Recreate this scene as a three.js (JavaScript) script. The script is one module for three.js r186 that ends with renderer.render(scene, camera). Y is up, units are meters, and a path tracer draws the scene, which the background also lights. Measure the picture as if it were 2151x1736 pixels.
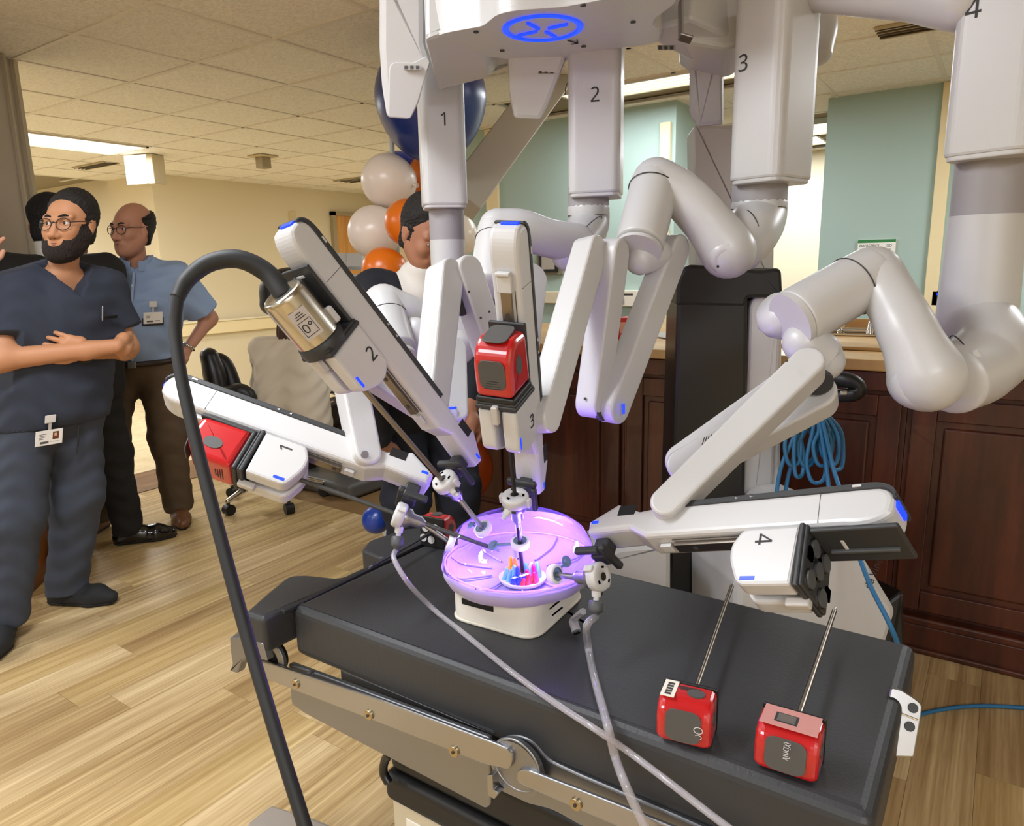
import * as THREE from 'three';
import { RoundedBoxGeometry } from 'three/addons/geometries/RoundedBoxGeometry.js';
import { mergeGeometries } from 'three/addons/utils/BufferGeometryUtils.js';
import { RectAreaLightUniformsLib } from 'three/addons/lights/RectAreaLightUniformsLib.js';
import { FontLoader } from 'three/addons/loaders/FontLoader.js';
import { TextGeometry } from 'three/addons/geometries/TextGeometry.js';

// ---------------------------------------------------------------- camera, light, exposure
const scene = new THREE.Scene();
const W = 2151, H = 1736, F = 1496.39, EYE = 1.38, CEIL = 2.44;
const camera = new THREE.PerspectiveCamera(2 * Math.atan(H / 2 / F) * 180 / Math.PI, W / H, 0.05, 60);
camera.position.set(0, EYE, 0);
camera.rotation.set(-0.20189, 0.60234, -0.02174, 'YXZ');
camera.updateMatrixWorld(true);
const renderer = new THREE.WebGLRenderer();
renderer.toneMapping = THREE.LinearToneMapping;
renderer.toneMappingExposure = 1.0;
renderer.shadowMap.enabled = true;
scene.background = new THREE.Color(0x15130f);
RectAreaLightUniformsLib.init();
const LAMP = new THREE.Color(0.95, 1.0, 1.07), LAMP_POWER = 24;
// ceiling troffers: [x, z, size along x, size along z]; the first two and the far passage pair are in view, the rest unseen, several added to brighten the room
const TROFFERS = [[-6.372, -2.945, 0.6, 1.15], [-1.79, -4.27, 1.3, 0.29], [-4.3, 0.7, 0.6, 1.15], [-1.55, -0.2, 0.6, 1.15], [1.5, 1.0, 0.6, 1.15], [-1.5, 2.3, 0.6, 1.15], [1.3, 2.3, 0.6, 1.15], [-4.3, 3.1, 0.6, 1.15], [-1.5, -6.52, 0.6, 0.55], [-1.75, -7.1, 0.6, 0.5], [-10.2, -2.9, 0.6, 1.15], [-6.9, 0.7, 0.6, 1.15], [-4.6, -6.6, 0.6, 1.15], [-9.2, -0.6, 0.6, 1.15], [0.9, -4.2, 1.15, 0.6]];

// ---------------------------------------------------------------- helpers
const V = (x, y, z) => new THREE.Vector3(x, y, z);
const RM = new THREE.Matrix4().makeRotationFromEuler(camera.rotation);
const CR = V(1, 0, 0).applyMatrix4(RM), CU = V(0, 1, 0).applyMatrix4(RM), CT = V(0, 0, 1).applyMatrix4(RM);
const ray = (x, y) => V((x - W / 2) / F, -(y - H / 2) / F, -1).applyMatrix4(RM);
const P = (x, y, d) => V(0, EYE, 0).addScaledVector(ray(x, y), d);                 // a picture point at a distance along the view axis
const onY = (x, y, h) => { const d = ray(x, y); return V(0, EYE, 0).addScaledVector(d, (h - EYE) / d.y); };
const onZ = (x, y, z) => { const d = ray(x, y); return V(0, EYE, 0).addScaledVector(d, z / d.z); };
const onX = (x, y, X) => { const d = ray(x, y); return V(0, EYE, 0).addScaledVector(d, X / d.x); };
const onPlane = (x, y, p0, n) => { const d = ray(x, y), c = V(0, EYE, 0); return c.clone().addScaledVector(d, p0.clone().sub(c).dot(n) / d.dot(n)); };
const facing = (x, y) => ray(x, y).negate().normalize();
const cdir = (r, u, t) => V(0, 0, 0).addScaledVector(CR, r).addScaledVector(CU, u).addScaledVector(CT, t).normalize();
let seed = 7;
const rnd = () => { seed = (seed * 1664525 + 1013904223) >>> 0; return seed / 4294967296; };
const rr = (a, b) => a + (b - a) * rnd();
const names = new Map();
const numbered = (n) => { const k = names.get(n) || 0; names.set(n, k + 1); return k ? n + '_' + String(k).padStart(3, '0') : n; };
function finish(m) { m.traverse((o) => { if (o.isMesh) { o.castShadow = true; o.receiveShadow = true; } }); return m; }
function thing(name, label, category, group) {
  const g = new THREE.Group(); g.name = numbered(name); g.userData = { label, category }; if (group) g.userData.group = group; scene.add(g); return g;
}
function part(parent, name, geo, mat, label) {
  const g = Array.isArray(geo) ? merge(geo) : geo;
  const m = new THREE.Mesh(g, mat); m.name = name; m.castShadow = m.receiveShadow = true; if (label) m.userData.label = label; parent.add(m); return m;
}
function single(name, label, category, geo, mat, group) { const m = part(scene, numbered(name), geo, mat); m.userData = { label, category }; if (group) m.userData.group = group; return m; }
function struct(name, geo, mat) { const m = part(scene, name, geo, mat); m.userData = { kind: 'structure' }; return m; }
function sub(parent, name) { const g = new THREE.Group(); g.name = name; parent.add(g); return g; }
function merge(list) {
  const out = list.map((g) => { let k = g.index ? g.toNonIndexed() : g.clone(); for (const a of Object.keys(k.attributes)) if (!['position', 'normal', 'uv'].includes(a)) k.deleteAttribute(a);
    if (!k.attributes.uv) k.setAttribute('uv', new THREE.BufferAttribute(new Float32Array(k.attributes.position.count * 2), 2)); if (!k.attributes.normal) k.computeVertexNormals(); return k; });
  return mergeGeometries(out, false);
}
function basis(x, y, z, p) { return new THREE.Matrix4().makeBasis(x, y, z).setPosition(p); }
const up = V(0, 1, 0);
function box(w, h, d, x = 0, y = 0, z = 0, r = 0) { const g = r ? new RoundedBoxGeometry(w, h, d, 2, Math.min(r, w / 2.01, h / 2.01, d / 2.01)) : new THREE.BoxGeometry(w, h, d); g.translate(x, y, z); return g; }
function span(x0, x1, y0, y1, z0, z1, r = 0) { return box(x1 - x0, y1 - y0, z1 - z0, (x0 + x1) / 2, (y0 + y1) / 2, (z0 + z1) / 2, r); }
// box with its own axes
function obox(c, ax, ay, az, w, h, d, r = 0.004) { return box(w, h, d, 0, 0, 0, r).applyMatrix4(basis(ax, ay, az, c)); }
function cyl(a, b, r0, r1 = r0, seg = 20, open = false) {
  const L = a.distanceTo(b), g = new THREE.CylinderGeometry(r1, r0, L, seg, 1, open), d = b.clone().sub(a).normalize();
  g.applyQuaternion(new THREE.Quaternion().setFromUnitVectors(up, d)); const m = a.clone().add(b).multiplyScalar(0.5); g.translate(m.x, m.y, m.z); return g;
}
// lathe of [radius, distance] pairs along an axis
function lathe(a, dir, prof, seg = 28) {
  const g = new THREE.LatheGeometry(prof.map(([r, h]) => new THREE.Vector2(Math.max(r, 1e-5), h)), seg);
  g.applyQuaternion(new THREE.Quaternion().setFromUnitVectors(up, dir.clone().normalize())); g.translate(a.x, a.y, a.z); return g;
}
function tube(pts, r, seg = 60, rs = 10, closed = false) { return new THREE.TubeGeometry(new THREE.CatmullRomCurve3(pts, closed, 'centripetal'), seg, r, rs, closed); }
// swept round limb with a radius at every point and domed ends
function limb(pts, rad, seg = 40, rs = 22, dome = 1) {
  const cv = new THREE.CatmullRomCurve3(pts, false, 'centripetal'), n = pts.length - 1, pos = [], idx = [], rings = [];
  const rAt = (t) => { const f = t * n, i = Math.min(n - 1, Math.floor(f)), k = f - i, s = k * k * (3 - 2 * k); return rad[i] * (1 - s) + rad[i + 1] * s; };
  const fr = cv.computeFrenetFrames(seg);
  for (let i = 0; i <= seg; i++) { const t = i / seg; rings.push([cv.getPoint(t), rAt(t), fr.normals[i], fr.binormals[i], fr.tangents[i]]); }
  const all = [];
  const cap = (R, s) => { const o = []; for (let k = 1; k <= 6; k++) { const a = k / 6 * Math.PI / 2; o.push([R[0].clone().addScaledVector(R[4], s * Math.sin(a) * R[1] * dome), Math.max(1e-4, R[1] * Math.cos(a)), R[2], R[3], R[4]]); } return o; };
  all.push(...cap(rings[0], -1).reverse(), ...rings, ...cap(rings[seg], 1));
  for (const R of all) for (let j = 0; j < rs; j++) { const a = j / rs * Math.PI * 2; const p = R[0].clone().addScaledVector(R[2], Math.cos(a) * R[1]).addScaledVector(R[3], Math.sin(a) * R[1]); pos.push(p.x, p.y, p.z); }
  for (let i = 0; i < all.length - 1; i++) for (let j = 0; j < rs; j++) { const a = i * rs + j, b = i * rs + (j + 1) % rs, c = a + rs, d = b + rs; idx.push(a, b, c, b, d, c); }
  const g = new THREE.BufferGeometry(); g.setAttribute('position', new THREE.Float32BufferAttribute(pos, 3)); g.setIndex(idx); g.computeVertexNormals(); return g;
}
// polygon (2-D points, optional corner rounding) -> Shape
function roundShape(pts, r = 0) {
  const s = new THREE.Shape(), n = pts.length;
  for (let i = 0; i < n; i++) {
    const p = pts[i], a = pts[(i + n - 1) % n], b = pts[(i + 1) % n];
    const la = Math.hypot(a[0] - p[0], a[1] - p[1]), lb = Math.hypot(b[0] - p[0], b[1] - p[1]), q = Math.min(p[2] ?? r, la * 0.49, lb * 0.49);
    const A = [p[0] + (a[0] - p[0]) / la * q, p[1] + (a[1] - p[1]) / la * q], B = [p[0] + (b[0] - p[0]) / lb * q, p[1] + (b[1] - p[1]) / lb * q];
    if (i === 0) s.moveTo(A[0], A[1]); else s.lineTo(A[0], A[1]);
    if (q > 1e-6) s.quadraticCurveTo(p[0], p[1], B[0], B[1]);
  }
  s.closePath(); return s;
}
function extrude(shape, t, bevel = 0, curve = 6, bs = 2) {      // from z = 0 to z = -t, bevel inside that
  const b = Math.min(bevel, t / 2.01);
  const g = new THREE.ExtrudeGeometry(shape, { depth: t - 2 * b, bevelEnabled: b > 0, bevelThickness: b, bevelSize: b, bevelOffset: -b, bevelSegments: bs, curveSegments: curve, steps: 1 });
  g.translate(0, 0, -t + b); return g;
}
// a slab whose front face has the given picture outline on the plane through p0 with normal n, going back by t metres
function slab(px, p0, n, t, r = 0.006, bevel = 0.004, back) {
  const nn = n.clone().normalize(); const ax = Math.abs(nn.y) > 0.95 ? V(1, 0, 0) : V(0, 1, 0).cross(nn).normalize(); const ex = ax.clone().addScaledVector(nn, -ax.dot(nn)).normalize(); const ey = nn.clone().cross(ex);
  let pts = px.map(([x, y, q]) => { const p = onPlane(x, y, p0, nn).sub(p0); return q === undefined ? [p.dot(ex), p.dot(ey)] : [p.dot(ex), p.dot(ey), q]; });
  let area = 0; pts.forEach((p, i) => { const q = pts[(i + 1) % pts.length]; area += p[0] * q[1] - q[0] * p[1]; }); if (area < 0) pts = pts.reverse();
  const g = extrude(roundShape(pts, r), t, bevel); return g.applyMatrix4(basis(ex, ey, nn, p0));
}
// bar with rounded ends: a and b are the end centres, w its width, t its thickness along the joint axis n
function bar(a, b, n, w, t, w2 = w, bevel = 0.006) {
  const x = b.clone().sub(a), L = x.length(); x.normalize(); const z = n.clone().addScaledVector(x, -n.dot(x)).normalize(), y = z.clone().cross(x);
  const s = new THREE.Shape(), r = w / 2, r2 = w2 / 2; s.moveTo(0, -r); s.lineTo(L, -r2); s.absarc(L, 0, r2, -Math.PI / 2, Math.PI / 2, false); s.lineTo(0, r); s.absarc(0, 0, r, Math.PI / 2, Math.PI * 1.5, false);
  const g = extrude(s, t, bevel, 14, 3); g.translate(0, 0, t / 2); return g.applyMatrix4(basis(x, y, z, a));
}
function disc(c, n, r, t = 0.001, seg = 24) { return cyl(c.clone().addScaledVector(n, -t / 2), c.clone().addScaledVector(n, t / 2), r, r, seg); }
function ring(c, n, r, tr, seg = 40) { const g = new THREE.TorusGeometry(r, tr, 6, seg); g.applyQuaternion(new THREE.Quaternion().setFromUnitVectors(V(0, 0, 1), n.clone().normalize())); g.translate(c.x, c.y, c.z); return g; }
const font = await new FontLoader().loadAsync('fonts/droid/droid_sans_regular.typeface.json');
const fontBold = await new FontLoader().loadAsync('fonts/droid/droid_sans_bold.typeface.json');
function text(str, size, c, ex, ey, bold = false, depth = 0.0006) {
  const g = new TextGeometry(str, { font: bold ? fontBold : font, size, depth, curveSegments: 5 }); g.computeBoundingBox(); const b = g.boundingBox; g.translate(-(b.min.x + b.max.x) / 2, -(b.min.y + b.max.y) / 2, 0);
  return g.applyMatrix4(basis(ex, ey, ex.clone().cross(ey), c));
}
// ---------------------------------------------------------------- textures and materials
const hash = (x, y, s = 0) => { let h = (x * 374761393 + y * 668265263 + s * 1274126177) | 0; h = Math.imul(h ^ (h >>> 13), 1274126177); return ((h ^ (h >>> 16)) >>> 0) / 4294967296; };
function vnoise(x, y, px, py, s) { const xi = Math.floor(x), yi = Math.floor(y), fx = x - xi, fy = y - yi, u = fx * fx * (3 - 2 * fx), v = fy * fy * (3 - 2 * fy); const m = (a, b) => hash(((a % px) + px) % px, ((b % py) + py) % py, s);
  return (m(xi, yi) * (1 - u) + m(xi + 1, yi) * u) * (1 - v) + (m(xi, yi + 1) * (1 - u) + m(xi + 1, yi + 1) * u) * v; }
function dataTex(w, h, fn, srgb = true) {
  const d = new Uint8Array(w * h * 4); for (let y = 0; y < h; y++) for (let x = 0; x < w; x++) { const c = fn(x / w, y / h, x, y), i = (y * w + x) * 4; d[i] = c[0]; d[i + 1] = c[1]; d[i + 2] = c[2]; d[i + 3] = 255; }
  const t = new THREE.DataTexture(d, w, h); t.wrapS = t.wrapT = THREE.RepeatWrapping; t.magFilter = THREE.LinearFilter; t.minFilter = THREE.LinearMipmapLinearFilter; t.generateMipmaps = true; if (srgb) t.colorSpace = THREE.SRGBColorSpace; t.needsUpdate = true; return t;
}
function canvasTex(w, h, draw) { const c = document.createElement('canvas'); c.width = w; c.height = h; draw(c.getContext('2d'), w, h); const t = new THREE.CanvasTexture(c); t.colorSpace = THREE.SRGBColorSpace; return t; }
const mat = (color, roughness = 0.5, more = {}) => new THREE.MeshStandardMaterial({ color, roughness, ...more });
const phys = (color, roughness = 0.5, more = {}) => new THREE.MeshPhysicalMaterial({ color, roughness, ...more });
function woodTex(c0, c1, s, dark = 0.5) {      // grain runs along v
  return dataTex(256, 1024, (u, v) => { const a = vnoise(u * 18, v * 3, 18, 3, s), b = vnoise(u * 70, v * 6, 70, 6, s + 1), c = vnoise(u * 5, v * 2, 5, 2, s + 2), f = vnoise(u * 128, v * 40, 128, 40, s + 3);
    let k = 0.4 * a + 0.25 * b + 0.25 * c + 0.1 * f; const knot = Math.max(0, vnoise(u * 9, v * 2, 9, 2, s + 5) - 0.72) * dark * 2; k = Math.max(0, Math.min(1, (k - 0.25) * 1.7 - knot));
    return [0, 1, 2].map((i) => c0[i] + (c1[i] - c0[i]) * k); });
}
const grainTex = dataTex(256, 256, (u, v, x, y) => { const k = 128 + (hash(x, y, 3) - 0.5) * 120 + (vnoise(u * 40, v * 40, 40, 40, 9) - 0.5) * 60; return [k, k, k]; }, false);
const M = {
  white: phys(0xc3c2c2, 0.38, { clearcoat: 0.25, clearcoatRoughness: 0.3 }),
  collar: mat(0x9a9699, 0.5), seam: mat(0x3a3838, 0.6), print: mat(0x242224, 0.6), greyPrint: mat(0x8a8784, 0.7),
  black: mat(0x121213, 0.45), blackGloss: phys(0x0a0a0b, 0.38, { clearcoat: 0.15, clearcoatRoughness: 0.3 }), dark: mat(0x2c2d2f, 0.5), darkGrey: mat(0x4a4c4e, 0.5), rubber: mat(0x1c1d1e, 0.6),
  steel: mat(0xa9a9ac, 0.3, { metalness: 1 }), steelDull: mat(0x949598, 0.44, { metalness: 1 }), chrome: mat(0xdcdcdc, 0.1, { metalness: 1 }), railSteel: mat(0x8b8278, 0.3, { metalness: 1 }), brass: mat(0xb7a582, 0.35, { metalness: 1 }),
  red: phys(0xb3141a, 0.25, { clearcoat: 0.7, clearcoatRoughness: 0.15 }), redLabel: phys(0xc98b86, 0.25, { clearcoat: 0.8 }), greyPad: mat(0x4b4947, 0.6),
  blueLed: mat(0x0a2bff, 0.4, { emissive: 0x1238ff, emissiveIntensity: 1.6 }),
  teal: mat(0xaac0b8, 0.85), cream: mat(0xe0d2b2, 0.85), creamLight: mat(0xeee2c4, 0.85), trimCream: mat(0xeedcae, 0.6), post: mat(0xb3a793, 0.8),
};
// ---------------------------------------------------------------- floor
const plankTex = [woodTex([160, 130, 86], [228, 202, 152], 11), woodTex([170, 140, 96], [234, 210, 164], 23), woodTex([150, 120, 78], [216, 188, 138], 37), woodTex([172, 142, 92], [226, 200, 146], 51)];
const plankMat = plankTex.map((t) => mat(0xffffff, 0.34, { map: t }));
const floorBaseTex = plankTex[0].clone(); floorBaseTex.repeat.set(1, 1); floorBaseTex.needsUpdate = true;
function metreUV(g, ax, ay, k = 1) { const p = g.attributes.position, u = new Float32Array(p.count * 2), c = ['getX', 'getY', 'getZ']; for (let i = 0; i < p.count; i++) { u[2 * i] = p[c[ax]](i) * k; u[2 * i + 1] = p[c[ay]](i) * k; } g.setAttribute('uv', new THREE.BufferAttribute(u, 2)); return g; }
const floor = struct('floor', metreUV(span(-5, 4, -0.12, -0.005, -8.6, 5.2), 0, 2, 1), mat(0x8a6a42, 0.5));
{ const PW = 0.152, PL = 1.22, geos = new Map(); let row = 0;
  for (let x = -4.5; x < 1.3; x += PW, row++) {
    let z = 1.2 + hash(row, 1, 4) * PL;
    for (let k = 0; z > -2.7; k++) {
      const z1 = z, z0 = Math.max(-2.72, z - PL); z -= PL; if (z1 - z0 < 0.06) continue; if (z0 > 1.2) continue;
      const L = z1 - z0, v = Math.floor(hash(row, k, 8) * 4), key = L.toFixed(3);
      if (!geos.has(key)) geos.set(key, box(PW - 0.0008, 0.005, L - 0.001));
      const m = part(floor, 'plank', geos.get(key), plankMat[v]); m.position.set(x + PW / 2, -0.0025 - hash(row, k, 2) * 0.0002, (z0 + z1) / 2);
    } } }
// each plank shows its own stretch of the grain
{ const done = new Set(); floor.children.forEach((m) => { if (done.has(m.geometry)) return; done.add(m.geometry); const g = m.geometry, p = g.attributes.position, u = new Float32Array(p.count * 2); for (let i = 0; i < p.count; i++) { u[2 * i] = p.getX(i) / 0.152 * 0.45 + hash(done.size, 5) ; u[2 * i + 1] = p.getZ(i) / 1.6 + hash(done.size, 6); } g.setAttribute('uv', new THREE.BufferAttribute(u, 2)); }); }
const stripTex = woodTex([96, 62, 36], [150, 108, 66], 71); stripTex.repeat.set(1, 1);
const stripMat = mat(0xffffff, 0.4, { map: stripTex });
{ const tileTex = dataTex(512, 512, (u, v) => { const a = vnoise(u * 24, v * 24, 24, 24, 5), b = vnoise(u * 90, v * 90, 90, 90, 6); const k = 0.6 * a + 0.4 * b; return [206 + 30 * k, 184 + 34 * k, 140 + 40 * k]; });
  const g = metreUV(span(-13, -4.9, -0.12, 0.0, -8.6, 5.2), 0, 2, 0.8); struct('floor_corridor', g, mat(0xffffff, 0.45, { map: tileTex })); }
struct('trim_1', metreUV(span(-4.96, -4.5, -0.004, 0.003, -7, -2.2), 0, 2, 1), stripMat);
{ const g = metreUV(span(-1.7, 1.7, -0.004, 0.0035, -0.15, 0.15), 2, 0, 1); g.rotateY(-Math.PI / 4); g.translate(-3.4, 0, -1.16 + 0.0); g.translate(-0.106, 0, 0.106); struct('trim_2', g, stripMat); }
struct('floor_side', metreUV(span(-4.9, -3.2, -0.01, 0.0015, -0.6, 5.2), 0, 2, 0.8), mat(0xb79a6a, 0.5));

// ---------------------------------------------------------------- ceiling of lay-in tiles on a grid of runners
const GX = 0.6267, GZ = 0.5867, X0 = -3.552, Z0 = -1.771;
const ceilMat = mat(0x8e8063, 0.9);
const ceiling = struct('ceiling', span(-13, 4, CEIL + 0.03, CEIL + 0.12, -8.6, 5.2), ceilMat);
const tileBump = dataTex(256, 256, (u, v, x, y) => { const pit = hash(x >> 1, y >> 1, 6) > 0.86 ? 60 : 0; const k = 190 - pit + (vnoise(u * 60, v * 60, 60, 60, 2) - 0.5) * 90; return [k, k, k]; }, false);
const tileTexs = [0, 1, 2].map((s) => dataTex(256, 256, (u, v, x, y) => { const pit = hash(x >> 1, y >> 1, 6 + s) > 0.9 ? 18 : 0; const k = (vnoise(u * 50, v * 50, 50, 50, 2 + s) - 0.5) * 16 - pit; return [238 + s * 2 + k, 232 + s * 2 + k, 216 + s * 2 + k]; }));
const tileMats = tileTexs.map((t) => mat(0xffffff, 0.9, { map: t, bumpMap: tileBump, bumpScale: 0.0015 }));
const inTroffer = (x, z) => TROFFERS.some(([tx, tz, w, d]) => Math.abs(x - tx) < w / 2 + GX / 2 - 0.12 && Math.abs(z - tz) < d / 2 + GZ / 2 - 0.12);
{ const tg = box(GX - 0.012, 0.02, GZ - 0.012), i0 = -8, i1 = 7, j0 = -1, j1 = 11;
  for (let i = i0; i < i1; i++) for (let j = j0; j < j1; j++) { const x = X0 + (i + 0.5) * GX, z = Z0 - (j + 0.5) * GZ; if (inTroffer(x, z)) continue;
    const d = P(1075, 0, 1); const m = part(ceiling, 'ceiling_tile', tg, tileMats[Math.floor(hash(i + 40, j + 40, 3) * 3)]); m.position.set(x, CEIL + 0.014 + hash(i + 50, j, 1) * 0.002, z); }
  const rm = mat(0xe4dccb, 0.6);
  for (let i = i0; i <= i1; i++) part(ceiling, 'grid_runner', span(X0 + i * GX - 0.012, X0 + i * GX + 0.012, CEIL, CEIL + 0.008, -8.4, 5), rm);
  for (let j = -12; j <= j1; j++) part(ceiling, 'grid_runner', span(-9, 1.6, CEIL, CEIL + 0.0075, Z0 - j * GZ - 0.012, Z0 - j * GZ + 0.012), rm); }
// troffers: a white frame, louvre blades, a glowing lens, and the light that leaves it
const lensMat = mat(0xffffff, 0.5, { emissive: 0xfff6e4, emissiveIntensity: 2.6 });
TROFFERS.forEach(([x, z, w, d], i) => {
  const seen = i < 2, t = thing('ceiling_light', ['long lit fluorescent ceiling light by the cream corridor wall', 'lit fluorescent ceiling strip above the teal wall', 'unseen ceiling panel put in to light the room', 'lit ceiling panel in the far passage beyond the robot tower'][seen ? i : (i === 8 || i === 9) ? 3 : 2], 'ceiling light', seen ? undefined : (i === 8 || i === 9) ? 'far passage ceiling lights' : 'ceiling panels over the floor');
  const f = [span(x - w / 2, x + w / 2, CEIL - 0.012, CEIL + 0.03, z - d / 2, z - d / 2 + 0.02), span(x - w / 2, x + w / 2, CEIL - 0.012, CEIL + 0.03, z + d / 2 - 0.02, z + d / 2), span(x - w / 2, x - w / 2 + 0.02, CEIL - 0.012, CEIL + 0.03, z - d / 2, z + d / 2), span(x + w / 2 - 0.02, x + w / 2, CEIL - 0.012, CEIL + 0.03, z - d / 2, z + d / 2)];
  part(t, 'frame', f, mat(0xd9d2c2, 0.5)); part(t, 'lens', span(x - w / 2 + 0.02, x + w / 2 - 0.02, CEIL - 0.002, CEIL + 0.028, z - d / 2 + 0.02, z + d / 2 - 0.02), lensMat);
  for (let k = -1; k <= 1; k++) part(t, 'louvre_blade', w > d ? span(x - w / 2 + 0.02, x + w / 2 - 0.02, CEIL - 0.01, CEIL - 0.003, z + k * d * 0.25 - 0.004, z + k * d * 0.25 + 0.004) : span(x + k * w * 0.25 - 0.004, x + k * w * 0.25 + 0.004, CEIL - 0.01, CEIL - 0.003, z - d / 2 + 0.02, z + d / 2 - 0.02), mat(0xf2eee2, 0.5));
  const L = new THREE.RectAreaLight(LAMP, LAMP_POWER, w - 0.04, d - 0.04); L.position.set(x, CEIL - 0.02, z); L.rotation.x = -Math.PI / 2; L.castShadow = true; t.add(L);
});

// ---------------------------------------------------------------- walls
struct('wall_left', (() => { const g = span(0, 1.0, 0, CEIL + 0.03, -0.07, 0.07); g.rotateY(-Math.PI / 4); g.translate(-4.23, 0, -1.71); return g; })(), mat(0xb3a898, 0.8));
struct('trim_3', (() => { const g = merge([span(-0.03, 0.012, 0, CEIL, -0.09, 0.09), span(0.08, 0.10, 0, CEIL, -0.085, 0.085)]); g.rotateY(-Math.PI / 4); g.translate(-4.23, 0, -1.71); return g; })(), mat(0xb9ac94, 0.7));
struct('trim_4', (() => { const g = metreUV(span(0.12, 1.0, 0, 1.0, -0.1, -0.071), 0, 1, 1); g.rotateY(-Math.PI / 4); g.translate(-4.23, 0, -1.71); const g2 = metreUV(span(0.12, 1.0, 0, 1.0, 0.071, 0.09), 0, 1, 1); g2.rotateY(-Math.PI / 4); g2.translate(-4.23, 0, -1.71); return merge([g, g2]); })(), mat(0xa8662c, 0.45));
struct('wall_corridor', span(-7.8, -7.65, 0, CEIL + 0.03, -8.6, -4.42), M.cream);
struct('wall_corridor_front', span(-13, -7.7, 0, CEIL + 0.03, -4.57, -4.43), M.cream);
struct('wall_far', span(-7.8, 4, 0, CEIL + 0.03, -8.6, -7.8), M.creamLight);
struct('wall_teal_left', [span(-4.05, -1.92, 0, CEIL + 0.03, -5.6, -4.8)], M.teal);
struct('wall_teal_right', span(-1.1, 4, 0, CEIL + 0.03, -5.6, -5.43), M.teal);
struct('wall_right', span(2.6, 2.8, 0, CEIL + 0.03, -8.6, 5.2), M.creamLight);
struct('wall_back', span(-13, 4, 0, CEIL + 0.03, 5, 5.2), M.creamLight);
struct('wall_end', span(-13, -12.8, 0, CEIL + 0.03, -8.6, 5.2), M.creamLight);
for (const [x, w, z, y0, y1, i] of [[-3.43, 0.115, -4.8, 0, CEIL, 5], [-1.985, 0.075, -4.8, 0, 2.31, 6], [-0.395, 0.075, -5.43, 0, CEIL, 7]]) struct('trim_' + i, span(x - w / 2, x + w / 2, y0, y1, z, z + 0.03, 0.004), M.trimCream);
// handrail, door, plates on the corridor wall
{ const t = thing('handrail', 'cream handrail running along the corridor wall', 'handrail'); part(t, 'rail', span(-7.62, -7.585, 0.69, 0.83, -6.6, -4.5, 0.012), M.trimCream); part(t, 'rail_cap', span(-7.63, -7.57, 0.83, 0.85, -6.6, -4.5, 0.006), M.creamLight); for (const z of [-4.7, -5.5, -6.3]) part(t, 'bracket', span(-7.65, -7.62, 0.72, 0.8, z - 0.03, z + 0.03), M.cream); }
{ const m = struct('door_1', metreUV(span(-7.66, -7.615, 0, 2.12, -7.72, -6.93), 2, 1, 1), mat(0xffffff, 0.5, { map: woodTex([200, 140, 70], [228, 172, 100], 91) }));
  part(m, 'door_frame', [span(-7.65, -7.59, 0, 2.17, -6.93, -6.87), span(-7.65, -7.59, 0, 2.17, -7.78, -7.72), span(-7.65, -7.59, 2.12, 2.17, -7.78, -6.87)], mat(0xa89878, 0.6)); part(m, 'door_handle', span(-7.615, -7.57, 1.0, 1.02, -7.1, -6.99, 0.005), M.steel); }
single('wall_plate', 'beige blank cover plate high on the cream corridor wall', 'plate', (() => { const a = onX(607, 445, -7.64), b = onX(623, 472, -7.64); return span(-7.65, -7.63, b.y, a.y, Math.min(a.z, b.z), Math.max(a.z, b.z), 0.004); })(), mat(0xd8c497, 0.6));
{ const t = thing('hanging_sign', 'blank glowing white sign box hanging from the corridor ceiling', 'sign'); const c = P(303, 358, 6.45); const n = cdir(-0.25, -0.05, 1).setY(0).normalize(), ex = up.clone().cross(n);
  part(t, 'housing', obox(c.clone().addScaledVector(n, -0.02).addScaledVector(ex, 0.035), ex, up, n, 0.22, 0.26, 0.16, 0.008), mat(0xc9bb9a, 0.5)); part(t, 'lit_face', obox(c.clone().addScaledVector(n, 0.06).addScaledVector(ex, -0.03), ex, up, n, 0.23, 0.25, 0.014, 0.004), mat(0xffffff, 0.5, { emissive: 0xfffdf2, emissiveIntensity: 0.85 }));
  part(t, 'stem', cyl(V(c.x, c.y + 0.1, c.z), V(c.x, CEIL, c.z), 0.02), M.white); }
{ const t = thing('ceiling_sensor', 'small beige box sensor on the corridor ceiling', 'sensor'); const c = onY(552, 328, CEIL); part(t, 'mount_plate', span(c.x - 0.1, c.x + 0.1, CEIL - 0.012, CEIL + 0.002, c.z - 0.1, c.z + 0.1, 0.004), mat(0xcdbb95, 0.6)); part(t, 'box', span(c.x - 0.05, c.x + 0.05, CEIL - 0.11, CEIL - 0.012, c.z - 0.05, c.z + 0.05, 0.006), mat(0xa2947a, 0.6)); }
for (const [x, z, w, d, l] of [[-7.45, -3.75, 0.6, 0.16, 'slotted air vent in the ceiling by the lit fluorescent light'], [-6.5, -6.3, 0.5, 0.3, 'slotted air vent in the ceiling behind the balloons'], [-0.42, -4.06, 0.4, 0.2, 'dark air vent in the ceiling over the teal panel']]) { const t = thing('ceiling_vent', l, 'vent'); part(t, 'frame', [span(x - w / 2, x + w / 2, CEIL - 0.008, CEIL + 0.004, z - d / 2, z - d / 2 + 0.02), span(x - w / 2, x + w / 2, CEIL - 0.008, CEIL + 0.004, z + d / 2 - 0.02, z + d / 2)], mat(0xb5a684, 0.6)); for (let k = 0; k < 4; k++) part(t, 'slat', obox(V(x, CEIL - 0.006, z - d / 2 + 0.03 + k * (d - 0.06) / 3), V(1, 0, 0), V(0, 0.8, 0.6), V(0, -0.6, 0.8), w, 0.003, 0.02, 0), mat(0x6a5f4c, 0.6)); }
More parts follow.
